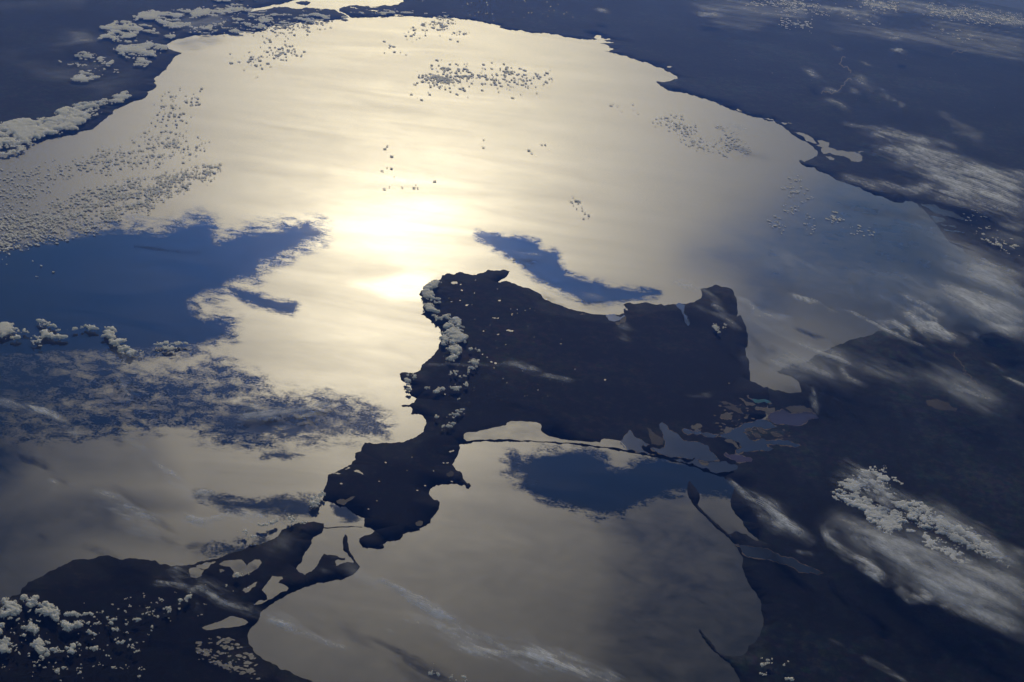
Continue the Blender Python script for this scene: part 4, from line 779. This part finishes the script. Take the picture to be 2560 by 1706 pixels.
# --- small cumulus over the sea
FIELDS = [
 (300, 'small white cumulus strewn across the left water, upper streets', [(T('A0', '-60,1290 300,1240 560,1185 800,1100 1000,1040 1180,975 1350,1000 1490,1045 1420,1120 1250,1160 1000,1210 800,1230 500,1265 200,1340 -60,1420'), 0.17), (T('A0', '1000,1050 1200,1000 1400,1040 1300,1120 1050,1150'), 0.2)], 2.3),
 (301, 'dense white cumulus rows crossing the left water', [(np.r_[T('A0', '250,1568 500,1470 700,1400 900,1330 1130,1320 1330,1280 1500,1230 1600,1222 1560,1270 1350,1360 1180,1440 1080,1540'), T('B0', '1110,0 900,105 650,215 400,262 200,318 -60,370 -60,230 60,130 200,80')], 0.42)], 2.3),
 (302, 'loose cumulus specks on the left water below the dense rows', [(T('B0', '-60,120 200,60 300,100 150,220 -60,300'), 0.15), (T('A0', '-60,1400 200,1370 350,1400 180,1480 -60,1500'), 0.25), (T('B0', '100,380 300,480 500,540 300,520 60,430'), 0.05)], 2.3),
 (303, 'dark cumulus specks on the grey water off the far coast', [(T('A0', '1240,640 1450,655 1490,760 1420,830 1300,920 1150,920 1160,780'), 0.10)], 2.8),
 (304, 'dark cumulus specks under the far upper shore', [(T('A0', '1840,400 1960,370 2080,315 2140,380 2020,440 1850,462'), 0.22), (T('A0', '1640,430 1850,395 2250,400 2050,500 1850,550'), 0.045), (T('A1', '0,215 180,180 540,160 280,220 200,262 50,255'), 0.26)], 3.6),
 (305, 'dark patch of cumulus in the middle of the bright upper water', [(T('A1', '1230,560 1300,530 1400,512 1540,515 1600,545 1570,590 1450,622 1320,635 1270,600'), 0.5), (T('A1', '1590,565 1700,545 1800,520 1950,540 2130,572 1980,608 1800,605 1700,580'), 0.34), (T('A1', '1180,470 1640,470 2160,530 2160,600 1880,680 1560,670 1180,700'), 0.05)], 3.4),
 (306, 'smudges of cumulus below the top shoreline', [(T('A1', '1310,165 1350,150 1390,125 1430,150 1370,195'), 0.6), (T('A1', '1420,208 1470,212 1560,250 1560,268 1470,250'), 0.2), (T('A1', '1125,245 1180,205 1200,225 1150,260'), 0.25), (T('A1', '1230,190 1270,185 1260,205'), 0.3)], 4.0),
 (307, 'sparse cumulus specks in the bright glitter', [(T('A1', '905,1378 1060,1388 1170,1358 1170,1368 1060,1398 910,1398'), 0.07), (T('A1', '925,1035 965,1050 1025,1190 1010,1240 930,1260 960,1150'), 0.07), (T('A1', '1550,1085 1640,1055 1640,1095 1590,1108'), 0.12), (T('A1', '2000,1092 2120,1076 2110,1098 1990,1140'), 0.07), (T('A1', '1320,1320 1400,1300 1600,1290 1590,1310 1350,1330'), 0.04), (T('A2', '455,1455 498,1462 510,1520 560,1568 500,1568'), 0.14), (T('A1', '940,320 1080,350 1070,375 960,350'), 0.08)], 2.6),
 (308, 'cumulus specks drifting on the right of the upper water', [(T('A2', '1100,862 1200,880 1290,930 1345,965 1280,970 1150,905'), 0.26), (T('A2', '1300,1000 1420,1035 1520,1080 1570,1110 1430,1085 1290,1025'), 0.2), (T('A2', '1525,955 1600,985 1660,1040 1730,1105 1620,1050 1540,990'), 0.28), (T('A2', '700,740 900,760 1200,860 1500,1100 1200,1000 800,800'), 0.025)], 3.0),
 (309, 'bright cumulus specks on the darker right water', [(T('A3', '620,1300 700,1330 780,1450 700,1568 640,1568 600,1440'), 0.12), (T('B3', '640,0 760,0 700,80 810,205 690,150 650,80'), 0.14), (T('B3', '520,155 580,185 560,195'), 0.35), (T('B3', '940,120 1000,150 980,155'), 0.35), (T('B3', '1120,205 1205,235 1180,245'), 0.2)], 2.4),
 (310, 'specks of cumulus on the dark land beyond the estuaries', [(T('B3', '1880,30 1950,40 2150,180 2340,420 2200,300 2000,200'), 0.06)], 2.4),
 (311, 'scattered cumulus at the far upper right rim of the land', [(T('A3', '330,0 500,25 700,60 900,80 780,20 500,-10'), 0.3), (T('A3', '610,165 760,170 765,190 640,190'), 0.4), (T('A3', '1180,5 1390,50 1330,50 1200,20'), 0.6), (T('A3', '1000,60 1250,150 1180,150 1020,90'), 0.15), (T('A3', '1650,60 1900,90 2353,150 2353,165 1900,110 1680,80'), 0.35), (T('A3', '1700,210 2000,260 2000,280 1720,230'), 0.12)], 5.0),
]
for sd_, lb, parts_, sc_ in FIELDS:
    sc_ = sc_ * (0.36 if sd_ in (303, 304, 305, 306, 308, 311) else 0.45)
    # different cover in each traced patch: build one field by folding cover into a soft mask
    polys = [p for p, c in parts_]; covs = [c for p, c in parts_]
    allp = np.concatenate(polys); lo = allp.min(0) - 24; hi = allp.max(0) + 24; st = 1.05
    gx, gy = np.meshgrid(np.arange(lo[0], hi[0], st), np.arange(lo[1], hi[1], st * 0.8))
    q = plane(hit(gx, gy, 1.2)); x = q[..., 0] * 0.8 + q[..., 1] * 0.6; y = -q[..., 0] * 0.6 + q[..., 1] * 0.8
    D = np.zeros(gx.shape)
    for p, c in zip(polys, covs): D = np.maximum(D, c * (0.8 if c > 0.15 else 0.6) * sstep(-24, 24, poly_dist(gx, gy, p)))
    D = D * (0.35 + 1.3 * sstep(0.3, 0.7, fbm(x / (sc_ * 7), y / (sc_ * 7), 3, sd_ + 7)))
    fx_, fy_ = sc_ * 1.5, sc_ * (0.95 if lo[1] > 200 else 1.6); x0 = q[..., 0]; y0 = q[..., 1] + 0.35 * q[..., 0]
    wx = x0 / fx_ + (fbm(x0 / fx_, y0 / fy_, 2, sd_ + 40) - 0.5) * 1.1; wy = y0 / fy_ + (fbm(x0 / fx_ + 9, y0 / fy_, 2, sd_ + 41) - 0.5) * 1.1
    ix = np.floor(wx); iy = np.floor(wy); val = np.full(x.shape, -1.0)
    for dx_ in (-1, 0, 1):
        for dy_ in (-1, 0, 1):
            jx = ix + dx_; jy = iy + dy_
            r_ = 0.28 + 0.42 * _hash(jx, jy, sd_ + 3) ** 1.5
            d2 = ((jx + _hash(jx, jy, sd_ + 5) - wx) ** 2 + (jy + _hash(jx, jy, sd_ + 91) - wy) ** 2) / r_ ** 2
            val = np.maximum(val, np.where(_hash(jx, jy, sd_ + 17) < D * 1.75, (1 - d2) * np.minimum(1, r_ * 2), -1))
    on = (val > 0) & (D > 0.003)
    pr_ = np.where(on, val, 0); hgt = pr_ ** 0.5 * sc_ * 0.13
    kq = on[:-1, :-1] | on[1:, :-1] | on[:-1, 1:] | on[1:, 1:]
    idx = np.arange(gx.size).reshape(gx.shape); fq = grid_faces(idx)[kq.ravel()]; n = gx.size
    V = np.concatenate([sphere(q, 0.45 + hgt).reshape(-1, 3), sphere(q, 0.43 - 0.1 * hgt).reshape(-1, 3)]); F = np.r_[fq, fq[:, ::-1] + n]
    used = np.unique(F); re = np.zeros(len(V), int); re[used] = np.arange(len(used))
    dn = np.clip(pr_ * 2.2, 0, 1).ravel()
    tag(mesh_obj('cloud_field', world(V[used]), re[F], M_CLOUD, smooth=True, attrs=dict(body=np.r_[dn, dn][used])), lb, kind='stuff')

# --- ice clouds
cirrus('cirrus', S('A3', '1000,900 1200,930 1500,1000 1900,1100', 7, .4, 'A3', '1180,980 1400,1020 1700,1080', 8, .6, 'A3', '1290,1095 1500,1120 1800,1200 2100,1280 2400,1400', 14, .8, 'A3', '1500,1190 1900,1350 2400,1500', 30, .85,
    'A3', '1700,1385 2000,1450 2400,1570', 20, .9, 'A3', '980,1290 1100,1310 1300,1350 1500,1390 1700,1400', 9, .5, 'A3', '2200,1260 2400,1320', 7, .7, 'A3', '1350,1190 1600,1260 1800,1340', 18, .4, 'A3', '1900,1250 2400,1450', 22, .6), 'fibrous white cirrus crossing the far right coast', 31, dirpx=(2, .75))
cirrus('cirrus', S('B3', '1900,400 2100,520 2400,680', 24, .6, 'B3', '1850,480 2050,560 2400,660', 20, .4, 'B3', '1600,600 1900,690 2400,820', 26, .5, 'B3', '1750,650 2000,780 2400,900', 24, .5, 'B3', '1900,760 2100,850 2400,970', 22, .6,
    'B3', '2050,920 2400,985', 8, .7, 'B3', '1980,790 2080,840 2140,860', 4, .7, 'B3', '2190,150 2400,200', 10, .6, 'B3', '1930,330 2060,372', 5, .5, 'B3', '2050,230 2200,270 2400,300', 12, .4, 'B3', '2250,420 2400,560', 25, .5), 'broad grey cirrus sheet at the middle of the right edge', 32, mat=M_VEIL, dirpx=(2, 1.0))
cirrus('cirrus', S('B3', '1450,700 1560,735 1640,790 1740,855', 6, .8, 'B3', '1490,780 1620,830 1700,900', 6, .8, 'B3', '1440,820 1560,880 1620,940 1720,990 1850,1020 1905,1040', 11, 1.1, 'B3', '1745,860 1680,930 1800,985', 12, .8, 'B3', '1770,800 1720,870', 7, .5,
    'B3', '1310,888 1420,912 1500,960 1540,1025', 6, 1.1, 'B3', '1300,900 1380,970 1480,1015', 6, .6, 'B3', '1600,930 1780,985', 12, .9, 'B3', '1950,980 2050,1040', 7, .5, 'B3', '1620,980 1700,1060', 4, .5, 'B3', '1820,890 1860,910', 6, .4), 'brightest feathery cirrus tuft right of the middle', 33, dirpx=(2, 1.1), step=3.5, warp=.45)
cirrus('cirrus', S('B3', '1035,812 1180,870 1300,950 1450,1020 1640,1090', 3.2, 1.0), 'thin straight contrail like streak left of the feathery tuft', 34, dirpx=(2, 1), step=3, warp=.12)
cirrus('cirrus', S('B3', '640,680 720,722 800,755 860,770', 4, 1.0), 'short bright cirrus dash over the water right of the peninsula', 35, dirpx=(2, 1), step=3, warp=.2)
cirrus('cirrus', S('B3', '893,795 930,815 972,825', 4, 1.1), 'small forked cirrus dash, second over the right water', 36, dirpx=(2, .9), step=3, warp=.2)
cirrus('cirrus', S('B3', '200,680 300,740 400,820 600,860', 5, .35, 'B3', '260,850 600,950 800,1080 1100,1205', 20, .4, 'B3', '380,1170 700,1220 900,1280 1020,1340', 30, .5, 'B3', '650,1270 900,1300 1020,1330', 14, .4, 'B3', '820,1120 960,1150 1115,1212', 4, .8,
    'B3', '1020,1200 1090,1320 1200,1370', 7, .45, 'B3', '1100,1180 1500,1300 1800,1350 2050,1500', 22, .35, 'B3', '1600,1180 2000,1400 2250,1520', 24, .3, 'B3', '350,820 520,850', 12, .3, 'B3', '900,1060 1100,1180', 12, .35), 'pale violet cirrus veil over the bay behind the peninsula', 37, mat=M_VEIL, dirpx=(2, .95))
cirrus('smoke_plume', S('B3', '797,1378 800,1440 812,1500 822,1555', 4.5, 1.3, 'B3', '815,1480 820,1550', 9, .5, 'B3', '780,1440 815,1460', 6, .4), 'pale upright plume rising beside the mauve salt lake', 38, dirpx=(.3, 2), step=2.5, alt=3, warp=.15, cat='plume')
cirrus('cirrus', S('D3', '1000,440 1300,560 1700,700 2000,850 2400,1060', 34, .75, 'D3', '1350,600 1800,750 2400,980', 40, .7, 'D3', '1500,800 2000,1000 2400,1200', 22, .55, 'D3', '1180,520 1400,640 1700,820', 20, .5,
    'D3', '1650,270 1900,450 2150,620 2400,720', 20, .5, 'D3', '900,370 1300,500', 14, .3, 'D3', '2200,600 2400,720', 22, .4, 'D3', '1900,800 2400,900', 24, .3), 'wide smooth grey cloud sheet sweeping to the lower right edge', 39, mat=M_VEIL, dirpx=(2, 1.05))
cirrus('cirrus', S('D3', '895,425 930,520 1000,600 1060,650', 9, .7, 'D3', '1060,640 1200,710 1350,840', 11, .8, 'D3', '1150,740 1300,855', 7, .8, 'D3', '1410,850 1440,900 1500,950 1600,960 1700,955', 9, .85, 'D3', '1550,890 1680,930', 7, .5, 'D3', '1750,980 1850,1050 2000,1090', 9, .85, 'D3', '1700,1000 1800,1050', 5, .4, 'D3', '1820,960 2050,1080 2300,1200', 4, .4), 'torn grey cloud wisps under the smooth sheet, lower right', 40, dirpx=(2, 1.2), step=3.5, warp=.6)
cirrus('cirrus', S('D2', '1595,75 1680,150 1770,215', 4, .8, 'D2', '1760,210 1850,280 2000,380 2120,470 2195,522', 12, .95, 'D2', '1700,180 1850,230 2000,300', 14, .35, 'D2', '1850,390 1950,430 2050,450', 10, .55, 'D2', '1800,330 1880,400', 7, .4, 'D2', '2080,590 2180,625 2240,630', 4, .5), 'spear shaped bright cirrus pointing to the end of the spit', 41, dirpx=(2, 1.3), step=3.5, warp=.5)
cirrus('cirrus', S('D2', '2305,430 2325,480 2360,560', 7, .7), 'short curved wisp right of the spear shaped cirrus', 42, dirpx=(.6, 2), step=3, warp=.3)
cirrus('cirrus', S('D3', '1000,95 1200,130 1400,210 1560,290', 20, .6, 'D3', '1050,-10 1150,50 1300,110', 14, .7, 'D3', '1600,280 1800,400 1980,470', 18, .6, 'D3', '2000,470 2200,640', 14, .5, 'D3', '1200,200 1400,300', 18, .5), 'bright frayed cirrus cap above the long cloud bank', 43, dirpx=(2, 1.1), alt=8, step=4, warp=.7)
cirrus('cirrus', S('D1', '880,800 1050,905 1300,1040 1530,1120', 8, .7, 'D1', '1530,1120 1650,1200 1800,1240', 6, .5, 'D1', '1000,890 1200,1000 1500,1200 1900,1350 2353,1500', 32, .3, 'D1', '1500,1300 1800,1340 2000,1360 2353,1500', 8, .6, 'D1', '1300,1120 1450,1190 1560,1230', 9, .4,
    'D1', '975,1172 1060,1198', 3, .8, 'D1', '1080,1110 1250,1125', 3, .4, 'D2', '0,1270 200,1350 500,1450 900,1568', 26, .35, 'D2', '0,1352 200,1390 600,1545', 6, .5, 'D1', '1700,1150 2000,1300 2353,1450', 16, .3), 'long pale streaks slanting over the brown lower water', 44, dirpx=(2, .95))
cirrus('cirrus', S('D1', '40,1085 150,1130 300,1190 500,1270 680,1335', 9, .5, 'D1', '125,1120 160,1140 225,1155', 3.5, 1.0, 'D1', '60,1060 200,1100 400,1180', 18, .25), 'bright hooked wisp just off the lower left beach', 45, dirpx=(2, .9), step=3.5, warp=.5)
cirrus('cirrus', S('D0', '1150,850 1300,845 1430,880', 5, .5, 'D0', '1430,905 1490,890 1560,912', 6, 1.0, 'D0', '1560,912 1640,985 1760,1020 1920,1062', 10, .6, 'D0', '1380,830 1550,880 1700,960', 18, .35, 'D0', '1200,745 1400,740', 16, .3, 'D0', '1450,1000 1500,1040', 8, .3, 'D0', '1300,760 1350,830', 12, .3), 'bright cirrus streak lying over the lower left lagoons', 46, dirpx=(2, .8), step=3.5, warp=.6)
cirrus('cirrus', S('D0', '1180,-20 1300,50 1420,120', 8, .4, 'D0', '1390,182 1480,160 1620,165', 5, .9, 'D0', '1430,200 1560,215', 9, .5, 'D0', '1320,318 1450,358 1560,382', 6, .9, 'D0', '1500,380 1600,340 1680,310', 8, .6, 'D0', '640,170 760,180 900,240 1100,330', 10, .35, 'D0', '1600,290 1800,320 2000,350', 12, .5,
    'D0', '345,80 400,118 430,165', 6, .45, 'D0', '340,150 420,165', 5, .3, 'D0', '750,300 1000,330 1250,350', 14, .3, 'D0', '900,430 1150,470 1300,560', 16, .25, 'D0', '1000,0 1200,80', 14, .25), 'bluish cirrus threads over the grey water left of the strait', 47, dirpx=(2, .5), step=4)
cirrus('cirrus', S('D1', '120,480 300,560', 14, .3, 'D1', '440,730 520,750', 6, .5, 'D1', '620,670 800,790 950,850', 18, .35, 'D1', '60,560 200,600', 16, .25), 'dusty veil over the capes of the strait', 48, mat=M_VEIL, dirpx=(2, 1), step=4)
cirrus('cirrus', S('B0', '-100,1470 100,1500 200,1520 360,1568', 7, .4, 'B0', '180,1530 300,1540 420,1600', 8, .4, 'V', '270,1000 340,1050 400,1110 450,1140', 9, .35, 'V', '380,980 410,1010', 8, .35, 'V', '60,930 110,945 180,1000', 8, .3, 'B0', '700,1150 900,1180 1150,1280', 22, .3, 'B0', '850,1300 950,1450 1000,1500', 9, .3), 'faint curved cirrus over the dark blue water at the left', 49, dirpx=(2, .9), step=4)
cirrus('cirrus', S('B0', '950,115 1200,140 1500,170', 4, .5), 'hair thin bright line over the left water', 50, dirpx=(2, .2), step=3, warp=.15)
cirrus('cirrus', S('C1', '-150,560 0,545 150,512 350,500 450,465 580,465', 5, .55, 'C1', '30,605 70,560 120,548 185,570', 3.5, .5, 'C1', '300,585 360,545 420,528 520,532', 3.5, .45, 'C1', '-100,500 50,480', 6, .4), 'rolling tan cloud bands over the dark bay water', 51, mat=M_VEIL, dirpx=(2, -.4), step=3.5, alt=2.5, warp=.35)
cirrus('cirrus', S('B2', '-10,375 100,395 250,402', 3.5, .5, 'B2', '70,410 130,425', 5, .7, 'B2', '200,600 330,680 420,720', 8, .4, 'B2', '480,700 600,710 700,720', 9, .3), 'thin lit cloud lines across the dark water by the peninsula tip', 52, dirpx=(2, .4), step=3, warp=.25, alt=2.5)
cirrus('cirrus', S('A3', '735,495 780,530 840,575', 7, .7, 'A3', '1090,575 1150,590 1220,640', 9, .8, 'A3', '860,740 960,760 1060,800', 7, .6, 'A3', '860,670 900,665 1000,682', 5, .6, 'A3', '1040,650 1150,690', 6, .4, 'A3', '890,600 960,625', 5, .3, 'A3', '1260,650 1315,672', 3, .6), 'pale cloud tufts around the far winding river', 53, dirpx=(2, 1), step=3.5, warp=.4)
cirrus('cirrus', S('A3', '1370,375 1430,380 1492,402', 4, 1.1), 'bright cloud dash on the far right land', 54, dirpx=(2, .4), step=2.5, warp=.2)
cirrus('cirrus', S('A3', '935,345 1010,365', 3, .8), 'short dim cloud dash left of the bright one', 55, dirpx=(2, .5), step=2.5, warp=.2)
cirrus('cirrus', S('A3', '1150,460 1225,482', 3, .8), 'small cloud dash under the bright one', 56, dirpx=(2, .5), step=2.5, warp=.2)
cirrus('cirrus', S('A3', '-100,60 400,70 800,140', 14, .4, 'A3', '500,10 900,60 1300,130', 10, .5, 'A3', '1100,20 1600,60 2400,160', 14, .4, 'A3', '900,180 1400,250 2000,340 2400,420', 14, .3, 'A3', '1600,180 2100,280 2400,330', 14, .4, 'A3', '0,140 500,190', 14, .25, 'A3', '1350,250 1450,290', 5, .5, 'A3', '1700,800 2100,1100', 12, .2, 'A3', '1300,680 1480,795', 4, .4), 'milky streaked veil along the far upper right', 57, mat=M_VEIL, dirpx=(2, .35), step=5)
cirrus('cirrus', S('A2', '590,68 720,95', 3.5, .9), 'small bright streak on the far land above the water', 58, dirpx=(2, .4), step=2.5, warp=.2)
cirrus('cirrus', S('A2', '1330,92 1540,112', 3.5, .7), 'long dim streak on the far land, right of the small one', 59, dirpx=(2, .2), step=2.5, warp=.2)
cirrus('cirrus', S('A2', '1570,918 1650,928 1740,952', 6, .8, 'A2', '1650,960 1900,1000', 8, .3), 'soft white wisp on the grey water near the far lagoons', 60, dirpx=(2, .3), step=3, warp=.3)
cirrus('cirrus', S('A0', '500,240 620,260 720,268', 10, .35, 'A0', '-100,60 300,20 700,30', 16, .12, 'A0', '300,330 600,300 800,330', 16, .12, 'A0', '100,480 500,520 900,450', 18, .12, 'A0', '1300,150 1500,180 1700,130', 12, .4, 'A0', '300,560 800,640 1100,520', 18, .12, 'A0', '-100,400 200,420', 18, .12), 'thin milky veil over the blue far land, upper left', 61, mat=M_VEIL, dirpx=(2, -.2), step=5)
cirrus('cirrus', S('C1', '1240,185 1550,190 1900,168 2100,210', 3.5, .3, 'C2', '-100,150 60,180 200,240', 9, .25, 'C2', '200,238 300,262 460,300', 4, .7, 'B2', '760,930 820,925 900,960', 6, .4, 'B2', '780,970 880,1050', 8, .2, 'C2', '1280,392 1470,385', 5, .3, 'C2', '1350,175 1430,195', 4, .35, 'C2', '940,310 1000,318', 4, .4, 'B2', '1130,1060 1200,1130', 5, .25), 'faint bluish threads lying over the dark peninsula', 62, dirpx=(2, .5), step=3.5, warp=.3)
cirrus('cirrus', S('B2', '1150,580 1300,630 1450,700 1600,860', 8, .4, 'B2', '1310,775 1420,820 1560,870 1700,960', 5, .3, 'B2', '1200,640 1390,650', 12, .3, 'B2', '1640,860 1760,800', 6, .2), 'faint arc of cirrus over the right cape of the peninsula', 63, dirpx=(2, 1), step=4, warp=.3)
cirrus('cirrus', S('B3', '60,200 500,380 900,520', 40, .12, 'B3', '400,380 900,560 1500,760', 30, .12, 'B3', '1000,480 1500,640', 24, .12, 'B3', '1400,60 1750,300 2050,520 2400,700', 46, .3, 'B3', '1200,500 1600,700 2000,820', 36, .22, 'A3', '0,1200 400,1350', 30, .1), 'very thin veil over the right water', 64, mat=M_VEIL, dirpx=(2, .9), step=7)
cirrus('cirrus', S('D3', '1130,1370 1300,1450 1520,1568', 6, .3, 'D3', '900,1240 1060,1310', 5, .15), 'dim cloud thread on the black land, bottom right', 65, dirpx=(2, 1), step=4, warp=.3)
cirrus('cirrus', S('D3', '2000,1190 2353,1310', 5, .0, 'B3', '2080,1190 2200,1250', 4, .5, 'B3', '2200,1300 2300,1350 2400,1400', 4, .6), 'thin grey streaks on the black land at the right edge', 66, dirpx=(2, 1), step=3.5, warp=.3)

# ------------------------------------------------------------------ haze: one even box of air round everything
def haze_box():
    top = float(world(CAM)[2]) + 3.0
    zmin = min((o.matrix_world @ Vector(c)).z for o in scene.objects if o.type == 'MESH' for c in o.bound_box) - 1.5
    xs = [(o.matrix_world @ Vector(c)) for o in scene.objects if o.type == 'MESH' for c in o.bound_box] + [cam.location]
    x0, x1 = min(v.x for v in xs) - 5, max(v.x for v in xs) + 5
    y0, y1 = min(v.y for v in xs) - 5, max(v.y for v in xs) + 5
    V = np.array([(x, y, z) for z in (zmin, top) for y in (y0, y1) for x in (x0, x1)])
    F = np.array([(0, 2, 3, 1), (4, 5, 7, 6), (0, 1, 5, 4), (1, 3, 7, 5), (3, 2, 6, 7), (2, 0, 4, 6)])
    m = bpy.data.materials.new('haze_air'); m.use_nodes = True; nt = m.node_tree; nt.nodes.clear()
    out = nt.nodes.new('ShaderNodeOutputMaterial'); v = nt.nodes.new('ShaderNodeVolumePrincipled')
    v.inputs['Density'].default_value = HAZE_D; v.inputs['Color'].default_value = (0.075, 0.22, 1.0, 1)
    v.inputs['Absorption Color'].default_value = (1, 1, 1, 1); v.inputs['Anisotropy'].default_value = HAZE_G
    nt.links.new(v.outputs[0], out.inputs['Volume'])
    o = mesh_obj('haze', V, F, m); tag(o, 'pale blue air thickening towards the horizon', kind='stuff')
HAZE_D, HAZE_G = 0.00033, 0.82
haze_box()
